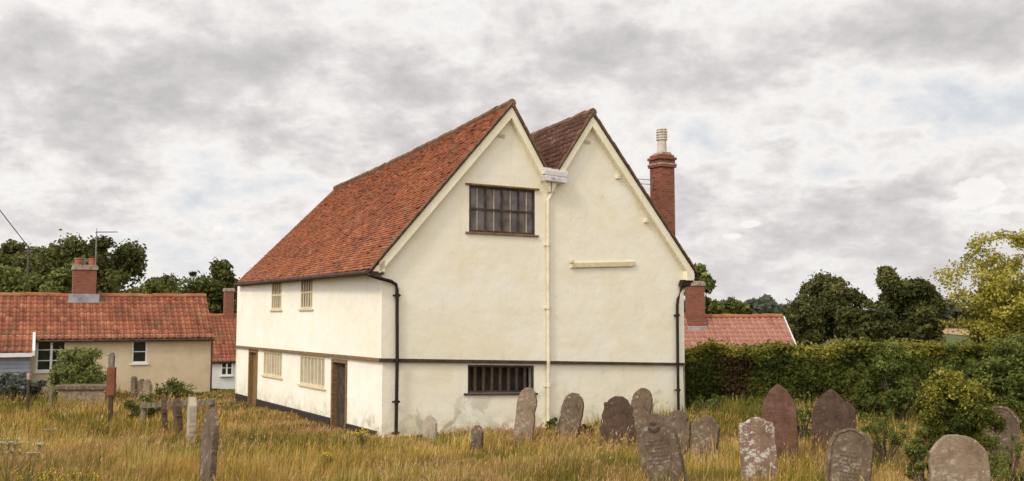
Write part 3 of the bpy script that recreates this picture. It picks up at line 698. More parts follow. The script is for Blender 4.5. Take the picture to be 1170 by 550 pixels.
# left cottage
cr = at(240, 445, 42); TY = R(27)
lc0 = Vector((cr.x, 42, -.05))
def lplane(px, py):
    r = ray(px, py); n = Vector((math.sin(TY), -math.cos(TY), 0)); k = (lc0-Vector((0, 0, EYE))).dot(n)/r.dot(n)
    p = Vector((0, 0, EYE))+r*k-lc0; return p.x*math.cos(TY)+p.y*math.sin(TY), p.z
a = lplane(42, 388); b_ = lplane(75, 424); c_ = lplane(151, 389); d_ = lplane(168, 415)
wl1 = (a[0], b_[0], b_[1], a[1]); wl2 = (c_[0], d_[0], d_[1], c_[1])
lcot, mp = cottage('pantiled_cottage', 'buff rendered cottage with mottled red pantiles and a lead flashed chimney on its ridge', lc0, TY, 15.5, 3.9, 2.46, 4.12, -.5, 'render', 'pan_red', 'ridgered', [rect(*wl1), rect(*wl2)])
cottage_win(mp, *wl1, lcot, 2, 3); cottage_win(mp, *wl2, lcot, 1, 2)
xch = lplane(107, 340)[0]
xch2 = xch-.15
xch2 -= .12; lch = stack(lcot, xch2, 1.95, .46, .38, 3.0, 5.38, (-.27, .28), 'brick2', True, (.60, 3.8, 4.18))
bm = bmesh.new()
for sx in (-.4, -.02, .4): tube(bm, [(sx, -.3, 5.4), (sx, -.3, 5.72)], .015, 6)
tube(bm, [(-.42, -.3, 5.6), (.45, -.3, 5.6)], .015, 6); tube(bm, [(-.42, -.3, 5.7), (-.02, -.3, 5.7)], .012, 6)
o = obj('pot_guard', bm, M['metal'], lch)
bm = bmesh.new(); prism(bm, [(-15.5, 2.28), (.05, 2.28), (.05, 2.34), (-15.5, 2.34)], .0, .05, mp); tube(bm, [(-15.5, -.25, 2.24), (.08, -.25, 2.24)], .05, 8)
tube(bm, [(.04, -.2, 2.22), (.02, -.08, 2.1), (.02, -.06, -.3)], .035, 8); obj('gutter', bm, M['oakdark'], lcot)
# weatherboarded lean-to on its left
xe = lplane(35, 395)[0]
ext = empty('lean_to', (0, 0, 0)); ext.parent = lcot
bm = bmesh.new()
for k in range(16):
    z = -.5+.155*k; 
    if z > 1.85: break
    prism(bm, [(xe-7, z), (xe, z), (xe, z+.155), (xe-7, z+.155)], .52+.012, .56, mp) if False else bx(bm, xe-7, xe, -.60, -.57, z, z+.16, lambda x, y, zz: (x, y+.02*(zz-z)/.16, zz))
bx(bm, xe-7, xe-.005, -.565, -.02, -.5, 1.9); obj('boarded_wall', bm, M['weatherboard'], ext)
ds = (4.12-2.46)/1.95
tile_slope('lean_to_roof', (xe-7, -.80, 2.50-ds*.80), (xe+.05, -.80, 2.50-ds*.80), (xe+.05, -.1, 2.5-ds*.1), (xe-7, -.1, 2.5-ds*.1), .25, .29, M['pan_red'], ext, 'pan')
bm = bmesh.new(); bx(bm, xe-7, xe+.06, -.84, -.60, 1.64, 1.80); obj('fascia', bm, M['white'], ext, .006)
bm = bmesh.new(); prism(bm, [(0.1, 2.36), (.86, 1.68), (.86, 1.9), (.1, 2.60)], xe+.06, xe+.16, lambda u, v, d: (d, -u, v)); obj('bargeboard', bm, M['white'], ext, .006)
# aerial on the left cottage's chimney
pc = lcot.matrix_basis @ Vector((xch2+.42, 1.95, 5.2))
tv = empty('tv_aerial', pc); tag(tv, 'television aerial on a tall mast strapped to the red chimney of the buff cottage', 'aerial')
bm = bmesh.new(); tube(bm, [(0, 0, 0), (0, 0, 1.72)], .026, 6); obj('mast', bm, M['metal'], tv)
bm = bmesh.new(); tube(bm, [(-.06, 0, 1.68), (.88, .1, 1.70)], .02, 6)
for k in range(8): tube(bm, [(.05+.11*k, -.12, 1.69), (.05+.11*k, .14, 1.71)], .013, 5)
tube(bm, [(.0, 0, 1.4), (.22, 0, 1.6)], .012, 6); tube(bm, [(0, 0, 1.45), (0, 0, 1.86)], .012, 5); obj('yagi', bm, M['metal'], tv)
# little cottage seen in the gap
pm = at(282, 445, 60)
mcot, mpm = cottage('gap_cottage', 'low white walled cottage with plain red roof seen in the gap beside the hall', Vector((pm.x, 60, pm.z)), TY, 9, 5.4, 1.9, 4.55, -.6, 'whitewall', 'pan_red', 'ridgered', [])
bm = bmesh.new()
def mpl(px, py):
    r = ray(px, py); n = Vector((math.sin(TY), -math.cos(TY), 0)); k = (Vector((pm.x, 60, pm.z))-Vector((0, 0, EYE))).dot(n)/r.dot(n)
    p = Vector((0, 0, EYE))+r*k-Vector((pm.x, 60, pm.z)); return p.x*math.cos(TY)+p.y*math.sin(TY), p.z
a = mpl(252.5, 412); b_ = mpl(265.5, 429)
cottage_win(mpm, a[0], b_[0], b_[1], a[1], mcot, 2, 2, .1)
q = mpl(262, 360); stack(mcot, q[0]+.45, 2.7, .28, .28, 3.6, 6.25, (), 'brick2', True)
# right cottage
pr = at(915, 395, 41)
rcot, mpr = cottage('pink_roof_cottage', 'cottage behind the hedge showing only its even pinkish pantile roof and red chimney', Vector((pr.x, 41, -.9)), R(2), 15, 5.2, 2.05, 4.07, -.5, 'whitewall', 'pan_pink', 'ridgered', [])
stack(rcot, -3.98, 2.25, .36, .36, 3.0, 5.6, (), 'brick2', True, (.42, 3.38, 3.66))
bm = bmesh.new(); prism(bm, [(-.22, 1.78), (2.6, 3.99), (2.6, 4.11), (-.22, 1.92)], .1, .16, lambda u, v, d: (d, u, v)); obj('bargeboard', bm, M['whitelead'], rcot)

# ------------------------------------------------------------------ leaves, trees, shrubs
def leaf_mesh(name, cen, size, m, parent, tint, up=.4, aspect=.55, loc=None, outward=None):
    N = len(cen); n = RNG.normal(0, 1, (N, 3))
    if outward is not None: n = n*.75+outward
    n[:, 2] += up; n /= np.linalg.norm(n, axis=1)[:, None]+1e-9
    t = np.cross(n, RNG.normal(0, 1, (N, 3))); t /= np.linalg.norm(t, axis=1)[:, None]+1e-9
    b = np.cross(n, t); s = np.asarray(size)[:, None]
    droop = n*s*.12
    Vq = np.stack([cen-t*s, cen-b*s*aspect+droop, cen+t*s, cen+b*s*aspect+droop], 1).reshape(-1, 3)
    k = np.arange(N)[:, None]*4
    return np_mesh(name, Vq, [k+[0, 1, 2, 3]], m, parent, {'tint': np.repeat(np.clip(tint, 0, 1), 4)}, loc)
def crown_points(rx, ry, rz, nl, N, lr=(.22, .42), cz=0.0, shell=.35, power=1.0):
    """foliage masses gathered on lobes; leaves near each lobe's surface, gaps between lobes"""
    nl = int(nl*1.7)
    d = RNG.normal(0, 1, (nl, 3)); d /= np.linalg.norm(d, axis=1)[:, None]
    rad = (RNG.random(nl)**.45*.88)[:, None]
    lc = d*rad*np.array([rx, ry, rz]); lc[:, 2] += cz
    r = (lr[0]+(lr[1]-lr[0])*RNG.random(nl)**1.6)*min(rx, rz)*.95
    pick = RNG.choice(nl, N, p=(r**2)/np.sum(r**2))
    e = RNG.normal(0, 1, (N, 3)); e /= np.linalg.norm(e, axis=1)[:, None]
    fl = (e[:, 2] < -.2) & (RNG.random(N) < .5); e[:, 2] = np.where(fl, -e[:, 2], e[:, 2])
    k = RNG.random(N)**.55
    stray = RNG.random(N) < .2; k = np.where(stray, k*RNG.uniform(1.05, 1.4, N), k)
    sq = RNG.uniform(.75, 1.3, (nl, 3))
    pts = lc[pick]+e*(r[pick]*k)[:, None]*sq[pick]
    lt = RNG.normal(.5, .17, nl)
    return pts, e, lt[pick]+RNG.normal(0, .16, N), lc, r
def tree(name, label, x, y, h, rx, leafm, N, ls, crown_base=.25, nl=26, group=None, lr=(.22, .42), trunk_r=None, cat='tree', ry=None, zb=None, shell=.35, limbs=9):
    z0 = G(x, y)-.1 if zb is None else zb
    t = empty(name, (x, y, z0)); tag(t, label, cat, group)
    rz = h*(1-crown_base)/2; cz = h*crown_base+rz
    pts, e, ti, lc, r = crown_points(rx*.93, (ry or rx)*.93, rz*.95, nl, N, lr, cz, shell)
    zb_ = h*crown_base; q = np.percentile(pts[:, 2], 99.85); sz = (h-zb_)/(q-zb_); sx = rx/np.percentile(np.abs(pts[:, 0]), 97.5)
    for a_ in (pts, lc): a_[:, 2] = zb_+(a_[:, 2]-zb_)*sz; a_[:, :2] *= sx
    pts[:, 2] = np.maximum(pts[:, 2], .15)
    leaf_mesh('crown', pts, RNG.uniform(.6, 1.25, N)*ls, M['leaf_'+leafm], t, ti, .35, .55, None, e*.6)
    tr = trunk_r or h*.028; bm = bmesh.new()
    top = Vector((random.uniform(-.1, .1)*rx, random.uniform(-.1, .1)*rx, h*.72))
    mid = Vector((random.uniform(-.06, .06)*rx, 0, h*.35))
    tube(bm, [(0, 0, -.2), (0, 0, h*.06), mid, top], [tr*1.5, tr, tr*.75, tr*.2], 8)
    for k in np.argsort(-r)[:limbs]:
        q = Vector(lc[k]); s = Vector((0, 0, 0)).lerp(mid, .5) if q.z < h*.4 else mid.lerp(top, random.uniform(0, .5))
        m2 = s.lerp(q, .5)+Vector((0, 0, -.04*h)); tube(bm, [s, m2, q], [tr*.42, tr*.25, tr*.08], 5)
    obj('trunk', bm, M['bark'], t); return t
def ptree(name, label, px, top, wpx, Y, leafm, N, ls, **k):
    p = at(px, top, Y); z0 = G(p.x, Y)-.1
    return tree(name, label, p.x, Y, p.z-z0, wpx/2*Y/F, leafm, N, ls, **k)
# left background
GL = 'trees behind the left cottage'
ptree('broadleaf_tree', 'dark rounded tree at the far left behind the buff cottage roof', 24, 279, 76, 76, 'olive', 24000, .18, group=GL, nl=30)
ptree('broadleaf_tree', 'tall dark tree directly behind the red chimney with the aerial', 106, 274, 98, 70, 'olive', 32000, .17, group=GL, nl=34)
ptree('broadleaf_tree', 'small dark round tree right of the red chimney above the buff cottage ridge', 186, 316, 66, 86, 'olive', 17000, .18, group=GL, crown_base=.12)
ptree('broadleaf_tree', 'mid green tree with a pointed top between the round tree and the hall', 226, 318, 74, 80, 'mid', 18000, .18, group=GL, crown_base=.1)
ptree('broadleaf_tree', 'dark tree rising beside the far corner of the hall roof', 264, 300, 62, 82, 'olive', 20000, .18, group=GL, crown_base=.1)
ptree('conifer', 'slim dark conifer spike poking above the trees left of the hall', 219, 312, 14, 84, 'dark', 2500, .22, crown_base=.1, nl=14)
GS = 'pale green shrubs behind the left cottage'
ptree('willow_shrub', 'pale green willow shrub at the far left edge behind the cottage ridge', 14, 306, 80, 62, 'pale', 10000, .2, group=GS, crown_base=.05, cat='shrub')
ptree('willow_shrub', 'pale green willow shrub below the dark tree left of the chimney', 68, 309, 66, 60, 'pale', 9000, .2, group=GS, crown_base=.05, cat='shrub')
ptree('willow_shrub', 'low pale green shrub under the small round tree right of the chimney', 172, 322, 56, 62, 'mid', 8000, .17, group=GS, crown_base=.05, cat='shrub')
ptree('willow_shrub', 'olive green shrub just right of the red chimney', 145, 312, 60, 61, 'mid', 8000, .2, group=GS, crown_base=.05, cat='shrub')
# right background
ptree('ivy_tree', 'leafy tree peeping past the right eaves of the hall behind the brick chimney', 799, 305, 40, 52, 'shrub', 9000, .16, crown_base=.1)
ptree('broadleaf_tree', 'light green rounded tree just above the pinkish roof', 836, 345, 60, 75, 'mid', 10000, .2, crown_base=.05, group='trees beyond the hedge')
GR = 'trees beyond the hedge'
ptree('oak_tree', 'big dark oak with a lumpy top left of the sky gap beyond the hedge', 948, 315, 72, 120, 'dark', 34000, .26, group=GR, crown_base=.08, nl=30)
ptree('oak_tree', 'tallest dark oak with an upright crown right of the sky gap beyond the hedge', 1032, 306, 60, 116, 'dark', 32000, .26, group=GR, crown_base=.08, nl=28)
ptree('oak_tree', 'low dark tree beside the right end of the pinkish roof', 910, 345, 46, 112, 'dark', 15000, .26, group=GR, crown_base=.02)
ptree('oak_tree', 'low dark tree filling between the two big oaks', 990, 345, 52, 108, 'dark', 15000, .26, group=GR, crown_base=.02)
ptree('oak_tree', 'low dark tree at the right foot of the tallest oak above the ploughed field', 1058, 352, 30, 112, 'dark', 12000, .26, group=GR, crown_base=.02)
for px, top, wd, lb in ((1085, 343, 46, 'distant grey green tree left of the yellow tree over the ploughed field'), (1135, 340, 60, 'distant grey green tree half hidden by the yellow tree')):
    ptree('distant_tree', lb, px, top, wd, 262, 'bluish', 6000, .8, group='distant trees over the field', crown_base=.02, trunk_r=.3)  # bluish leaves hold the haze of distance in their colour
# yellow green tree
ptree('ash_tree', 'yellow green open crowned tree standing at the right edge above the hedge', 1154, 282, 132, 39, 'yellow', 21000, .075, crown_base=.12, nl=60, lr=(.13, .25), shell=.5, limbs=26, trunk_r=.13, zb=-.3)
ptree('olive_shrub', 'olive brown shrub under the yellow tree on the far side of the hedge', 1152, 340, 70, 41, 'mid', 12000, .11, crown_base=.02, cat='shrub', zb=-.6)
# far wood on the ridge
def far_wood():
    N = 26000; px = RNG.uniform(700, 1190, N); Y = RNG.uniform(320, 420, N); X = (px-CX)/F*Y*1.0
    prof = 7.5+1.8*np.sin(px*.045)+1.2*np.sin(px*.13+1)+.8*np.sin(px*.31)
    prof *= np.interp(px, [700, 820, 880, 930, 1190], [1.05, 1.05, .85, .55, .6])
    Z = g(X, Y)+prof*np.sqrt(RNG.random(N))
    tag(leaf_mesh('far_wood', np.stack([X, Y, Z], 1), RNG.uniform(.8, 1.6, N), M['leaf_bluish'], None, RNG.normal(.42, .2, N)), 'blue grey wood along the distant ridge', 'wood', kind='stuff')  # blue grey of the leaves stands in for distance haze
far_wood()
# the hedge
HP = [(4.5, 33.0), (10, 32.6), (15, 31.6), (22, 29.5)]
def hedge():
    pts = np.array(HP); seg = np.linalg.norm(np.diff(pts, axis=0), axis=1); cum = np.concatenate([[0], np.cumsum(seg)]); L = cum[-1]
    def along(t): return np.stack([np.interp(t, cum, pts[:, 0]), np.interp(t, cum, pts[:, 1])], -1)
    N = 90000; t = RNG.random(N)*L; c = along(t); hd = .75
    H = 2.24+.06*np.sin(t*1.1)+.05*np.sin(t*2.9+1)+.03*np.sin(t*6.1)+np.interp(t, [0, 1.0, 2.2, 4.2], [-.55, -.5, -.12, 0])
    face = RNG.random(N); z0 = g(c[:, 0], c[:, 1])
    lump = .10*np.sin(t*2.3+1)+.08*np.sin(t*5.3)
    dy = np.where(face < .62, -hd-lump*1.2+np.abs(RNG.normal(0, .13, N)), np.where(face < .9, RNG.uniform(-hd, hd, N), hd-np.abs(RNG.normal(0, .13, N))))
    zz = np.where((face >= .62) & (face < .9), H-np.abs(RNG.normal(0, .10, N))+(RNG.random(N) < .06)*RNG.uniform(0, .2, N), RNG.random(N)**.8*H)
    zz2 = np.minimum(zz, H*1.12); dy = dy-.1*np.sin(zz*4+t*1.7)
    P3 = np.stack([c[:, 0], c[:, 1]+dy, z0+zz2], 1); P3[:, 0] += RNG.normal(0, .05, N)
    out = np.zeros((N, 3)); out[:, 1] = np.where(face < .62, -.7, 0); out[:, 2] = np.where((face >= .62) & (face < .9), .6, 0)
    ti = RNG.normal(.34, .15, N)+np.where((zz > H-.3), .40, 0)+.12*np.sin(t*1.9)*np.sin(zz*2.3)
    h = empty('hedge', (8, 32.6, G(8, 32.6))); tag(h, 'long clipped dark green hedge with a yellowing top behind the gravestones', 'hedge')
    off = np.array(h.location)
    leaf_mesh('foliage', P3-off, RNG.uniform(.05, .10, N), M['leaf_hedge'], h, ti, .2, .55, None, out)
    m2 = (np.abs(t-2.85) < .5+.15*np.sin(zz*5)) & (zz > .2) & (zz < 1.9) & (face < .62)
    sel = np.where(m2)[0][::2]
    o = leaf_mesh('dead_patch', P3[sel]-off+np.array([0, -.10, 0]), RNG.uniform(.04, .09, len(sel)), M['leaf_rusty'], h, RNG.normal(.4, .2, len(sel)), .2, .5); o['label'] = 'rusty brown dead patch near the hall'
    bm = bmesh.new()
    for i in range(len(HP)-1):
        a, b = HP[i], HP[i+1]
        vs = [bm.verts.new((p[0]-off[0], p[1]+d-off[1], zz-off[2])) for zz in (-.6, 1.95) for p, d in ((a, -.38), (b, -.38), (b, .38), (a, .38))]
        for f in ((0, 3, 2, 1), (4, 5, 6, 7), (0, 1, 5, 4), (2, 3, 7, 6))+(((3, 0, 4, 7),) if i == 0 else ())+(((1, 2, 6, 5),) if i == len(HP)-2 else ()): bm.faces.new([vs[q] for q in f])
    obj('twigs', bm, M['core'], h)
hedge()
def shrub(name, label, px, top, base, wpx, Y, leafm, N, ls, group=None, nl=22, cat='shrub', taper=0, lr=(.22, .42)):
    p = at(px, top, Y); z0 = G(p.x, Y); h = p.z-z0+.05; rx = wpx/2*Y/F
    t = empty(name, (p.x, Y, z0-.05)); tag(t, label, cat, group)
    pts, e, ti, lc, r = crown_points(rx*.92, rx*.8, h*.5, nl, N, lr, h*.5, .4); 
    sz = h/np.percentile(pts[:, 2], 99.3); sx = rx/np.percentile(np.abs(pts[:, 0]), 97)
    for a_ in (pts, lc): a_[:, 2] *= sz; a_[:, :2] *= sx
    if taper:
        for a_ in (pts, lc): a_[:, :2] *= (1.12-taper*np.clip(a_[:, 2:3]/h, 0, 1))
    pts[:, 2] = np.maximum(pts[:, 2], .02)
    ti = ti+.18*(pts[:, 2]/h-.5)
    leaf_mesh('foliage', pts, RNG.uniform(.6, 1.3, N)*ls, M['leaf_'+leafm], t, ti, .3, .45, None, e*.6)
    bm = bmesh.new()
    for k in range(min(nl, 12)): q = Vector(lc[k]); tube(bm, [(0, 0, -.1), (q.x*.4, q.y*.4, q.z*.5), q], [.03, .02, .008], 5)
    obj('stems', bm, M['bark'], t); return t
GH = 'feathery shrubs along the foot of the hedge'
shrub('feathery_shrub', 'feathery mid green shrub leaning against the hedge left of the yellow topped bush', 1022, 396, 474, 74, 27.5, 'shrub', 14000, .055, GH, lr=(.12, .26), nl=40, taper=.5)
shrub('feathery_shrub', 'brownish feathery shrub low against the hedge behind the pair of pointed stones', 985, 418, 474, 50, 28.5, 'mid', 8000, .05, GH, lr=(.12, .26), nl=30, taper=.5)
shrub('feathery_shrub', 'tall dark feathery shrub at the right edge in front of the hedge', 1156, 388, 480, 100, 25, 'shrub', 20000, .055, GH, lr=(.12, .26), nl=50, taper=.3)
shrub('feathery_shrub', 'arching green shrub between the yellow topped bush and the right edge', 1094, 398, 478, 74, 26.5, 'shrub', 14000, .055, GH, lr=(.12, .26), nl=40, taper=.5)
gb_ = shrub('gold_tipped_bush', 'yellow tipped evergreen bush beside the big round headstone', 1090, 430, 535, 100, 17, 'hedge', 34000, .03, lr=(.13, .26), nl=70, taper=.55)
me_ = [c for c in COL.objects if c.parent == gb_ and c.name.startswith('foliage')][0].data
co_ = np.empty(len(me_.vertices)*3, np.float32); me_.vertices.foreach_get('co', co_); co_ = co_.reshape(-1, 4, 3).mean(1)
sel_ = co_[((co_[:, 2] > np.percentile(co_[:, 2], 80)) & (RNG.random(len(co_)) < .7)) | ((co_[:, 2] > np.percentile(co_[:, 2], 50)) & (RNG.random(len(co_)) < .12))]
c_ = leaf_mesh('golden_tips', sel_+RNG.normal(0, .03, sel_.shape), RNG.uniform(.02, .04, len(sel_)), M['leaf_yellow'], gb_, RNG.normal(.45, .2, len(sel_))); c_['label'] = 'yellow young growth at the top'
shrub('garden_bush', 'rounded glossy bush growing behind the low chest tomb by the cottage window', 91, 400, 442, 56, 36.5, 'pale', 9000, .07)
shrub('lavender_clump', 'grey green clump against the weatherboarded lean to', 18, 428, 448, 52, 36.6, 'bluish', 3500, .07)
shrub('bramble', 'low green bramble patch behind the weathered rail', 165, 452, 468, 36, 30, 'mid', 1800, .06)
for px, top, base, wd, Y, lb in ((816, 452, 476, 44, 29.5, 'tall green weeds under the rusty part of the hedge'), (862, 455, 474, 40, 29.2, 'tall green weeds in front of the hedge left of the red headstone'), (916, 455, 480, 36, 24, 'green weeds between the two pointed headstones'),
        (1010, 470, 520, 60, 18.5, 'loose green weeds left of the yellow tipped bush'), (1052, 490, 545, 40, 13.5, 'green weeds between the bordered and the big round headstones'), (1150, 500, 548, 60, 13.5, 'green weeds at the bottom right corner'), (668, 486, 500, 22, 24.6, 'small green weed beside the egg topped headstone'), (632, 478, 497, 16, 26.0, 'thin weed at the foot of the cream downpipe')):
    shrub('weed_clump', lb, px, top, base, wd, Y, 'shrub', 2200 if Y > 20 else 4200, .034 if Y > 20 else .022, 'weeds in the churchyard', lr=(.1, .24), nl=26, taper=.3)
shrub('weed_clump', 'tall weeds against the buff wall behind the three mossy stumps', 196, 434, 450, 40, 36, 'mid', 1500, .05)

# ------------------------------------------------------------------ gravestones
def outline(kind, w, h):
    hw = w/2; P_ = []
    arc = lambda cx, cz, r, a0, a1, n=14: [(cx+r*math.cos(R(a0+(a1-a0)*i/n)), cz+r*math.sin(R(a0+(a1-a0)*i/n))) for i in range(n+1)]
    if kind == 'round': top = arc(0, h-hw, hw, 0, 180, 20)
    elif kind == 'segment':
        r = hw*1.25; c = math.degrees(math.asin(hw/r)); top = arc(0, h-r, r, 90-c, 90+c, 16)
    elif kind == 'gothic':
        r = w*1.05; cx = hw-r; a = math.degrees(math.acos(-cx/r)); H = r*math.sin(R(a))
        top = arc(cx, h-H, r, 0, a, 12)+arc(-cx, h-H, r, 180-a, 180, 12)[1:]
    elif kind == 'shoulder':
        r = hw*.72; top = [(hw, h-r-.05), (hw*.94, h-r+.03), (hw*.76, h-r+.01)]+arc(0, h-r*1.0, r, 0, 180, 16)+[(-hw*.76, h-r+.01), (-hw*.94, h-r+.03), (-hw, h-r-.05)]
    elif kind == 'oval':
        top = [(hw*math.cos(R(a)), h-hw*1.35+hw*1.35*math.sin(R(a))) for a in range(0, 181, 9)]
    elif kind == 'ogee':
        top = [(hw, h-.16), (hw*.97, h-.10), (hw*.82, h-.085), (hw*.62, h-.075), (hw*.42, h-.04), (hw*.22, h-.008), (0, h), (-hw*.22, h-.008), (-hw*.42, h-.04), (-hw*.62, h-.075), (-hw*.82, h-.085), (-hw*.97, h-.10), (-hw, h-.16)]
    elif kind == 'notched':
        top = [(hw, h*.42), (hw*1.04, h*.5), (hw*.84, h*.56), (hw*.93, h*.66), (hw*.76, h*.74), (hw*.82, h*.83), (hw*.66, h*.87), (hw*.5, h*.95), (hw*.2, h), (-hw*.25, h*.995), (-hw*.55, h*.95), (-hw*.64, h*.9), (-hw*.82, h*.905), (-hw*.80, h*.82), (-hw*.98, h*.7), (-hw*.84, h*.6), (-hw*1.08, h*.52), (-hw, h*.42)]
    elif kind == 'clipped':
        top = [(hw, h-.20), (hw*.93, h-.15), (hw*.80, h-.13), (hw*.5, h-.05), (hw*.15, h), (-hw*.15, h), (-hw*.5, h-.05), (-hw*.80, h-.13), (-hw*.93, h-.15), (-hw, h-.20)]
    elif kind == 'waisted':
        top = [(hw*.95, h*.35), (hw*1.0, h*.5), (hw*.9, h*.62), (hw*1.02, h*.70), (hw*.98, h*.82), (hw*.7, h*.94), (hw*.3, h), (-hw*.2, h*.995), (-hw*.6, h*.94), (-hw*.92, h*.84), (-hw*1.0, h*.72), (-hw*.94, h*.6), (-hw, h*.4)]
    return [(hw, 0)]+top+[(-hw, 0)]
def headstone(label, px_b, px_t, top, Y, w, kind, m, yaw=-38, th=.10, tilt=0, rim=None, lines=0, emblem=None, name='gravestone', group='gravestones in the long grass', arch=False):
    pb = at(px_b, 500, Y); pt = at(px_t, top, Y); z0 = G(pb.x, Y)
    dx = pt.x-pb.x; hh = pt.z-z0; lean = math.atan2(dx, hh); h = math.hypot(dx, hh)
    bury = .25; t = empty(name, (pb.x, Y, z0), R(yaw)); tag(t, label, 'gravestone', group)
    t.rotation_mode = 'QUATERNION'
    t.rotation_quaternion = (Matrix.Rotation(lean, 3, 'Y') @ Matrix.Rotation(R(tilt), 3, 'X') @ Matrix.Rotation(R(yaw), 3, 'Z')).to_quaternion()
    out = outline(kind, w, h+bury); rn = random.Random(int(px_b))
    # subdivide the outline and chip it
    P_ = []
    for i in range(len(out)):
        a = out[i]; b = out[(i+1) % len(out)]; L = math.hypot(b[0]-a[0], b[1]-a[1]); n = max(1, int(L/.05))
        for k in range(n): f = k/n; P_.append((a[0]+(b[0]-a[0])*f+rn.gauss(0, .005), a[1]+(b[1]-a[1])*f-bury+rn.gauss(0, .005)))
    bm = bmesh.new(); prism(bm, P_, -th/2, th/2, MG)
    nf0 = len(bm.faces)
    if lines:   # worn, unreadable rows of cutting
        z = h*.72
        for k in range(lines):
            z -= .058; half = w*.33*rn.uniform(.6, 1); u = -half
            while u < half:
                l = rn.uniform(.015, .05); prism(bm, rect(u, min(u+l, half), z-.007, z+.007), th/2-.004, th/2+.0035, MG); u += l+rn.uniform(.012, .03)
    if emblem:
        z = h-.2
        for k in range(9):
            a0, a1 = R(200+15.5*k), R(200+15.5*(k+1))
            bm2 = [(.11*math.cos(a0), z+.02+.11*math.sin(a0)), (.11*math.cos(a1), z+.02+.11*math.sin(a1)), (.075*math.cos(a1), z+.02+.06*math.sin(a1)), (.075*math.cos(a0), z+.02+.06*math.sin(a0))]
            prism(bm, bm2, th/2-.004, th/2+.014, MG)
        prism(bm, [(-.06, z+.04), (0, z+.015), (.06, z+.04), (.045, z+.075), (-.045, z+.075)], th/2-.004, th/2+.012, MG)
        pass
    bm.faces.ensure_lookup_table()
    for f_ in bm.faces[nf0:]: f_.material_index = 1
    obj('slab', bm, [M[m], M['stone_cut']], t, .013 if not (lines or emblem) else .006)
    if rim:   # raised border following the edge
        bm = bmesh.new(); c = (0, h*.45); s1 = 1-rim/(w/2)
        inner = [(u*s1, (v+bury-(h+bury)*.5)*(1-rim/h)+(h+bury)*.5-bury) for u, v in P_]
        n = len(P_)
        rings = [[bm.verts.new(MG(u, v, d)) for u, v in l] for l, d in ((P_, th/2-.003), (P_, th/2+.022), (inner, th/2+.022), (inner, th/2-.003))]
        for q in range(3):
            for i in range(n): bm.faces.new((rings[q][i], rings[q][(i+1) % n], rings[q+1][(i+1) % n], rings[q+1][i]))
        obj('border', bm, M[m], t)
    return t
H_ = headstone
H_('thin headstone seen nearly edge on in the left foreground grass', 237, 242, 468, 15.4, .62, 'oval', 'stone_grey', -57, .10, 0)
H_('small pale pointed headstone close to the downpipe corner of the hall', 491, 491, 475, 24, .36, 'clipped', 'stone_pale', -20, .09)
H_('stumpy dark headstone standing alone in the grass in front of the gable', 545, 545, 486, 21.8, .30, 'waisted', 'stone_grey', -30, .10)
H_('tall knobbly headstone overlapping the right end of the barred window', 597, 604, 443, 23.6, .50, 'waisted', 'stone_buff', -20, .12)
H_('egg topped headstone leaning right under the cream downpipe', 647, 658, 449, 24.2, .58, 'oval', 'stone_grey', -30, .10)
H_('broad dark brown headstone with notched scrolled shoulders', 706, 707, 453, 21.6, .78, 'notched', 'stone_brown', -12, .12)
H_('oval headed headstone leaning right behind the notched brown stone', 724, 737, 444, 23.4, .54, 'oval', 'stone_grey', -35, .10)
H_('large headstone with carved wreath and worn lines tipping left in the foreground', 764, 746, 473, 15.0, .66, 'oval', 'stone_grey', -33, .11, -3, None, 7, True)
H_('round shouldered grey headstone peeping from behind the large tipping stone', 770, 776, 469, 20.6, .60, 'shoulder', 'stone_grey', -36, .10)
H_('plain grey headstone with clipped corners and a dark right edge leaning right', 801, 809, 475, 19.4, .56, 'clipped', 'stone_grey', -38, .11)
H_('scroll topped headstone crusted with white lichen', 868, 864, 477, 15.6, .56, 'ogee', 'stone_lichen', -14, .10, -2)
H_('tall pointed red sandstone headstone in front of the hedge', 892, 889, 439, 20.0, .70, 'gothic', 'stone_red', -25, .10, 0, None, 4)
H_('broad pointed grey brown headstone beside the red one by the hedge', 949, 949, 444, 20.2, .76, 'gothic', 'stone_brown', -25, .10, 0, None, 3)
H_('dark rounded headstone half hidden behind the broad pointed one', 963, 964, 459, 22.0, .52, 'round', 'stone_brown', -25, .10)
H_('round headstone with raised border tilting right in the front row', 964, 976, 490, 14.2, .62, 'round', 'stone_grey', -28, .11, -3, .055, 7)
H_('big buff round topped headstone cropped by the bottom right of the view', 1095, 1096, 497, 10.6, .60, 'round', 'stone_buff', -10, .11, -2)
H_('headstone with an arched pale rim sunk in the bush at the right edge', 1142, 1142, 464, 18.2, .66, 'round', 'stone_grey', -30, .12, 0, .05)
GW = 'narrow stones in the rail row'
H_('dark narrow stone at the left of the row along the weathered rail', 189, 187, 454, 25.2, .55, 'waisted', 'stone_brown', -68, .12, group=GW)
H_('dark narrow stone in the middle of the row along the weathered rail', 205, 202, 456, 24.2, .6, 'clipped', 'stone_brown', -64, .14, group=GW)
H_('pale whitish narrow stone at the right of the row along the weathered rail', 218, 220, 454, 22.8, .55, 'clipped', 'stone_pale', -66, .16, group=GW)
GT = 'mossy stumps below the buff wall'
H_('left and tallest of the three mossy stumps below the buff wall', 154, 153, 430, 35.5, .30, 'waisted', 'stone_grey', -40, .14, group=GT)
H_('middle of the three mossy stumps below the buff wall', 162, 162, 433, 35.2, .34, 'clipped', 'stone_grey', -30, .14, group=GT)
H_('right and widest of the three mossy stumps below the buff wall', 169, 168, 434, 34.8, .36, 'waisted', 'stone_buff', -30, .14, group=GT)

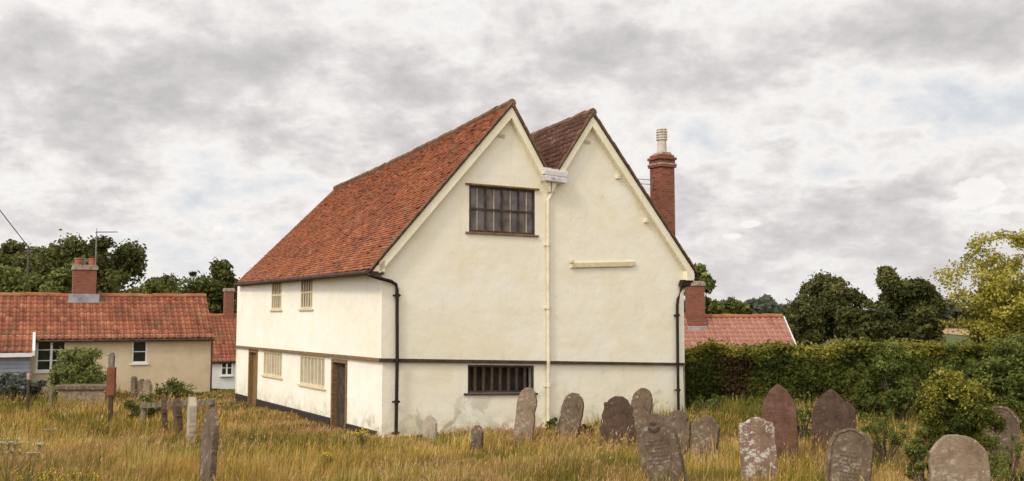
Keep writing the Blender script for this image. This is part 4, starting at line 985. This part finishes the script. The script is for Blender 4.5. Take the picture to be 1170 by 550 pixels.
# grave rail, posts, chest tomb
pa, pb = at(160, 464, 28), at(245, 459.5, 28.6)
rl = empty('grave_rail', (pa.x, pa.y, G(pa.x, pa.y))); tag(rl, 'weathered horizontal timber rail on short posts behind the narrow stones', 'rail')
bm = bmesh.new(); a = pa-rl.location; b = pb-rl.location; prof = [a, a.lerp(b, .5)+Vector((0, 0, .015)), b]
for i in range(2): 
    p, q = prof[i], prof[i+1]; vs = []
    for pt_ in (p, q):
        for dy, dz in ((-.04, -.07), (.04, -.07), (.04, .07), (-.04, .07)): vs.append(bm.verts.new(pt_+Vector((0, dy, dz))))
    for f_ in ((0, 1, 5, 4), (1, 2, 6, 5), (2, 3, 7, 6), (3, 0, 4, 7), (0, 3, 2, 1), (4, 5, 6, 7)): bm.faces.new([vs[k] for k in f_])
obj('rail', bm, M['wood'], rl)
for f_ in (.03, .5, .96):
    p = a.lerp(b, f_); bm = bmesh.new(); bx(bm, p.x-.07, p.x+.07, p.y+.045, p.y+.15, -.3-p.z*0, p.z+.1); obj('post', bm, M['wood'], rl, .015)
def post(name, label, px, top, Y, wd, m, cat='post', extra=None):
    p = at(px, top, Y); z0 = G(p.x, Y); t = empty(name, (p.x, Y, z0)); tag(t, label, cat); h = p.z-z0
    return t, h
t, h = post('marker_post', 'tall grey topped post with a rusty red plate standing left of the rail', 128.5, 403, 28, .2, 'wood')
bm = bmesh.new(); bx(bm, -.055, .055, -.05, .05, -.3, h*.45); obj('lower_post', bm, M['oakdark'], t, .01)
bm = bmesh.new(); bx(bm, -.115, .115, -.075, .055, h*.42, h*.80); obj('plate', bm, M['rust'], t, .01)
bm = bmesh.new(); prism(bm, [(-.1, h*.795), (.06, h*.795), (.07, h*.95), (.03, h), (-.05, h), (-.1, h*.95)], -.05, .05, MG); obj('cap', bm, M['wood'], t, .015)
t, h = post('stub_post', 'short weathered stake in the grass left of the chest tomb', 33, 427, 30.5, .1, 'wood')
bm = bmesh.new(); bx(bm, -.04, .04, -.04, .04, -.3, h*.86); obj('stake', bm, M['oakdark'], t, .012)
bm = bmesh.new(); bx(bm, -.05, .05, -.05, .05, h*.86, h); obj('cap', bm, M['stone_pale'], t, .02)
t, h = post('stub_post', 'tiny stake touching the left end of the chest tomb', 59, 443, 33, .1, 'wood')
bm = bmesh.new(); bx(bm, -.05, .05, -.05, .05, -.3, h); obj('stake', bm, M['wood'], t, .015)
pa, pb = at(64, 441, 35), at(124, 439, 35)
ct = empty('chest_tomb', ((pa.x+pb.x)/2, 35.3, G(pa.x, 35.3))); tag(ct, 'low chest tomb with a mossy flat top slab below the garden bush', 'tomb')
hl = (pb.x-pa.x)/2; zt = pa.z-G(pa.x, 35.3)
bm = bmesh.new(); bx(bm, -hl, hl, -.45, .45, zt-.14, zt+.02); obj('top_slab', bm, M['stone_grey'], ct, .03)
bm = bmesh.new(); bx(bm, -hl+.1, hl-.1, -.36, .36, -.3, zt-.143); obj('chest', bm, M['stone_buff'], ct, .015)
# telegraph pole & wires
pp_ = at(33, 283, 66); tp = empty('telegraph_pole', (pp_.x, 66, G(pp_.x, 66))); tag(tp, 'grey telegraph pole among the trees behind the buff cottage', 'pole')
hp_ = pp_.z-tp.location.z
bm = bmesh.new(); tube(bm, [(0, 0, -.5), (0, 0, hp_)], [.13, .09], 8); obj('shaft', bm, M['bark'], tp)
bm = bmesh.new(); tube(bm, [(-.3, 0, hp_-.25), (.3, 0, hp_-.25)], .04, 6); obj('crosspiece', bm, M['wood'], tp)
def wire(label, p, q, sag, r=.014):
    bm = bmesh.new(); p = Vector(p); q = Vector(q); tube(bm, [p.lerp(q, i/20)-Vector((0, 0, sag*math.sin(math.pi*i/20))) for i in range(21)], r, 5)
    tag(obj('overhead_wire', bm, M['black'], None), label, 'wire')
wire('dark overhead wire running from the telegraph pole out past the left edge', pp_, at(-60, 158, 48), .1, .03)

# wild flowers
def ragwort(label, px, top, Y, n, sp_):
    p = at(px, top, Y); z0 = G(p.x, Y); h = p.z-z0; t = empty('ragwort', (p.x, Y, z0)); tag(t, label, 'wildflower', 'yellow ragwort plants')
    bm = bmesh.new(); fl = []
    for k in range(n):
        q = Vector((random.gauss(0, sp_), random.gauss(0, sp_), h*random.uniform(.75, 1.02)))
        tube(bm, [(0, 0, -.05), (q.x*.4, q.y*.4, q.z*.6), q], [.008, .006, .004], 4); fl.append(q)
    obj('stems', bm, M['leaf_mid'] if False else M['bark'], t)
    for q in fl:
        P_ = np.array(q)[None]+RNG.normal(0, 1, (26, 3))*np.array([.045, .045, .018])
        leaf_mesh('flower_head', P_, RNG.uniform(.008, .014, len(P_)), M['petal'], t, RNG.random(len(P_)), 1.2, .8)
    L_ = np.stack([RNG.normal(0, sp_*.5, 120), RNG.normal(0, sp_*.5, 120), RNG.uniform(.05, h*.8, 120)], 1)
    leaf_mesh('leaves', L_, RNG.uniform(.03, .06, 120), M['leaf_mid'], t, RNG.random(120), .2, .3)
M['petal'] = mat_tint('ragwort petals', [(0, (.55, .40, .01)), (1, (.75, .60, .03))], 3, .2)
M['umbel'] = mat_tint('umbel petals', [(0, (.40, .36, .25)), (1, (.58, .53, .42))], 3, .2)
ragwort('bright yellow ragwort at the front corner of the hall', 413, 491, 21.5, 9, .12)
ragwort('low yellow ragwort on the track in front of the hall corner', 376, 517, 18, 5, .12)
ragwort('yellow ragwort in the bottom left foreground, left plant', 42, 538, 14.6, 6, .2)
ragwort('yellow ragwort in the bottom left foreground beside the cow parsley', 92, 541, 14.4, 6, .2)
def parsley(label, px, top, Y):
    p = at(px, top, Y); z0 = G(p.x, Y); h = p.z-z0; t = empty('cow_parsley', (p.x, Y, z0)); tag(t, label, 'wildflower', 'cow parsley going to seed')
    bm = bmesh.new(); hs = []
    for k in range(5):
        hs = []; q = Vector((random.gauss(0, .16), random.gauss(0, .12), h*random.uniform(.62, 1.0))); tube(bm, [(0, 0, -.05), (q.x*.2, q.y*.2, q.z*.55), q], [.009, .007, .004], 4)
        for j in range(7):
            e = q+Vector((random.gauss(0, .05), random.gauss(0, .05), .04)); tube(bm, [q, e], .003, 3); hs.append(e)
        P_ = np.concatenate([np.array(q_)[None]+RNG.normal(0, 1, (7, 3))*np.array([.013, .013, .004]) for q_ in hs])
        leaf_mesh('flower_head', P_, RNG.uniform(.004, .009, len(P_)), M['umbel'], t, RNG.random(len(P_)), 2, .9)
    obj('stems', bm, M['leafstem'], t)
M['leafstem'] = mat_noise('dry green stem', [(.10, .10, .035), (.17, .15, .06)], 5, .9, 0)
parsley('cow parsley with pale heads at the far left, upper clump', 10, 483, 12.5)
parsley('cow parsley with pale heads leaning right of the upper clump', 34, 486, 12.2)

# ------------------------------------------------------------------ meadow grass
def inside_solid(x, y):
    dx = x-C0.x; dy = y-C0.y; w_ = dx*U.x+dy*U.y; s_ = dx*Vd.x+dy*Vd.y
    h = (w_ > -.0) & (w_ < W+.1) & (s_ > -.0) & (s_ < LEN+.1)
    dx = x-lc0.x; dy = y-lc0.y; a = dx*math.cos(TY)+dy*math.sin(TY); b = -dx*math.sin(TY)+dy*math.cos(TY)
    return h | ((a < 0) & (b > -.02)) | (y > 44)
def patch(x, y, s, ph): return np.sin(x*s+ph)*np.sin(y*s*1.3+ph*2)+.6*np.sin(x*s*2.3-y*s*1.1+ph*3)+.4*np.sin(x*s*5.1+y*s*3.7+ph)
def meadow():
    VS = []; F4 = []; F3 = []; TT = []; GG = []; nv = 0
    bands = [(5.5, 9, 500, .0045), (9, 14, 820, .0045), (14, 19, 560, .006), (19, 26, 380, .009), (26, 34, 210, .013), (34, 44, 110, .018)]
    for y0, y1, dens, wd in bands:
        half = lambda y: .60*y+2.5
        area = (half(y0)+half(y1))*(y1-y0); N = int(area*dens)
        y = np.sqrt(RNG.uniform(y0**2, y1**2, N)); x = RNG.uniform(-1, 1, N)*half(y)
        # tufts: pull blades towards clump centres
        k = RNG.random(N) < .55; q = .35; cx_ = np.round(x/q)*q+.12*np.sin(x*31+y*17); cy_ = np.round(y/q)*q
        x = np.where(k, x+(cx_-x)*.6, x); y = np.where(k, y+(cy_-y)*.6, y)
        ok = ~inside_solid(x, y); x, y = x[ok], y[ok]; N = len(x)
        z = g(x, y)
        hm = patch(x, y, .55, 1.7); gm = patch(x, y, .33, .4)
        dx = x-C0.x; dy = y-C0.y; w_ = dx*U.x+dy*U.y; s_ = dx*Vd.x+dy*Vd.y
        near = (np.minimum(np.where((s_ < 0) & (w_ > 0) & (w_ < W), -s_, 99), np.where((w_ < 0) & (s_ > 0), -w_, 99)))
        hgt = (.25+.07*hm+.06*patch(x, y, 1.15, .6)+.22*np.clip((y-26)/3, 0, 1)*np.clip((x-5.2)/1.5, 0, 1)+.08*((near < .9) & (w_ > 4)))*RNG.uniform(.5, 1.3, N)*np.where(RNG.random(N) < .12, 1.7, 1)
        dr = np.hypot(np.maximum(np.maximum(-w_, w_-W), 0), np.maximum(-s_, 0)); hgt *= np.clip(.16+dr*.24+.5*np.clip((w_-3.5)/3, 0, 1), .16, 1)
        hgt = np.clip(hgt, .08, .8)
        # worn track from the corner of the hall toward the right foreground
        tx = -2.6+(25-y)*.26; trk = np.exp(-((x-tx)/.55)**2)*np.clip((y-9)/3, 0, 1)*np.clip((24.5-y)/2, 0, 1)
        hgt *= 1-.6*trk
        green = np.clip(.37+.25*gm+.30*patch(x, y, 1.3, 2.7)+.42*np.clip((y-31)/4, 0, 1)*(x < -8)+.45*np.exp(-((y-29.5)/2.5)**2)*(x > 5.5)+.45*np.exp(-((y-12.)/2.6)**2)*(x < -2)*1.0
                        +.25*np.clip((x-5)/3, 0, 1)*np.clip((19-y)/6, 0, 1)+.22*np.exp(-(s_/2.0)**2)*(w_ > 0)-.25*trk, 0, 1)
        isg = RNG.random(N) < green
        az = RNG.normal(.5, 1.1, N); ln = np.abs(RNG.normal(.20, .16, N))*hgt
        bend = RNG.uniform(.5, 1.1, N)
        ca, sa = np.cos(az), np.sin(az); wa = RNG.uniform(0, np.pi, N); px_, py_ = np.cos(wa), np.sin(wa)
        wv = wd*1.25*RNG.uniform(.6, 1.4, N)*np.where(isg, 1.5, 1)
        b0 = np.stack([x, y, z-.03], 1); mid = np.stack([x+ca*ln*.35, y+sa*ln*.35, z+hgt*.58], 1); tip = np.stack([x+ca*ln*(1+bend*.3), y+sa*ln*(1+bend*.3), z+hgt*(1-.18*bend*ln/hgt)], 1)
        pw = np.stack([px_, py_, np.zeros(N)], 1)*wv[:, None]
        seed = (RNG.random(N) < np.clip(.22+.35*patch(x, y, .28, 2.2), .05, .7)) & ~isg
        midw = np.where(seed, .6, .75)[:, None]
        V5 = np.stack([b0-pw*.5, b0+pw*.5, mid-pw*midw*.5, mid+pw*midw*.5, tip], 1)
        kk = np.arange(N)[:, None]*5+nv; VS.append(V5.reshape(-1, 3)); F4.append(kk+[0, 1, 3, 2]); F3.append(kk+[2, 3, 4]); nv += N*5
        ti = np.clip(RNG.normal(.5, .2, N)+.2*patch(x, y, .7, 3.1)+.1*patch(x, y, 2.2, 1.1), 0, 1)
        TT.append(np.repeat(ti, 5)); gv = np.where(isg, RNG.uniform(.6, 1, N), RNG.uniform(0, .18, N)); GG.append(np.repeat(gv, 5))
        # feathery seed heads at the tips
        sx = np.where(seed)[0]; S = len(sx); t0 = tip[sx]; d = (tip-mid)[sx]; d /= np.linalg.norm(d, axis=1)[:, None]
        l = RNG.uniform(.05, .11, S)[:, None]; pws = np.stack([px_, py_, np.zeros(N)], 1)[sx]*(wd*1.5*RNG.uniform(.6, 1.3, S))[:, None]
        V4 = np.stack([t0-d*l*.35, t0+pws+d*l*.1, t0+d*l*.75, t0-pws+d*l*.1], 1); kk = np.arange(S)[:, None]*4+nv
        VS.append(V4.reshape(-1, 3)); F4.append(kk+[0, 1, 2, 3]); nv += S*4
        TT.append(np.repeat(np.clip(RNG.normal(.75, .2, S)+.2*patch(x[sx], y[sx], .4, 5), 0, 1), 4)); GG.append(np.full(S*4, .3))
    m, nt, b = newmat('dry meadow grass')
    r = ramp_node(nt, [(0, (.17, .105, .020)), (.35, (.38, .25, .046)), (.65, (.58, .41, .10)), (1, (.72, .57, .23))])
    nt.links.new(attr(nt, 'tint'), r.inputs[0])
    gr = ramp_node(nt, [(0, (.05, .062, .010)), (.5, (.135, .142, .024)), (1, (.32, .28, .052))]); nt.links.new(attr(nt, 'tint'), gr.inputs[0])
    sd = ramp_node(nt, [(0, (.22, .115, .05)), (.5, (.38, .205, .10)), (1, (.52, .34, .19))]); nt.links.new(attr(nt, 'tint'), sd.inputs[0])
    ga = attr(nt, 'green')
    c = mixc(nt, smooth(nt, ga, .45, .6), r.outputs[0], gr.outputs[0])
    sm = math_(nt, 'MULTIPLY', math_(nt, 'GREATER_THAN', ga, .25), math_(nt, 'LESS_THAN', ga, .4))
    c = mixc(nt, sm, c, sd.outputs[0])
    v = coords(nt); pm_ = smooth(nt, noise(nt, v, .35, 5, .6), .45, .65)
    c = mixc(nt, math_(nt, 'MULTIPLY', pm_, .36), c, (.46, .27, .125))
    nt.links.new(c, b.inputs['Base Color']); b.inputs['Roughness'].default_value = .8; b.inputs['Specular IOR Level'].default_value = .06
    t = nt.nodes.new('ShaderNodeBsdfTranslucent'); nt.links.new(c, t.inputs[0]); mx = nt.nodes.new('ShaderNodeMixShader'); mx.inputs[0].default_value = .3
    nt.links.new(b.outputs[0], mx.inputs[1]); nt.links.new(t.outputs[0], mx.inputs[2]); nt.links.new(mx.outputs[0], nt.nodes['Material Output'].inputs[0])
    o = np_mesh('grass', np.concatenate(VS), [np.concatenate(F4), np.concatenate(F3)], m, None, {'tint': np.concatenate(TT), 'green': np.concatenate(GG)})
    tag(o, 'long dry golden meadow grass covering the churchyard', 'grass', kind='stuff')
meadow()
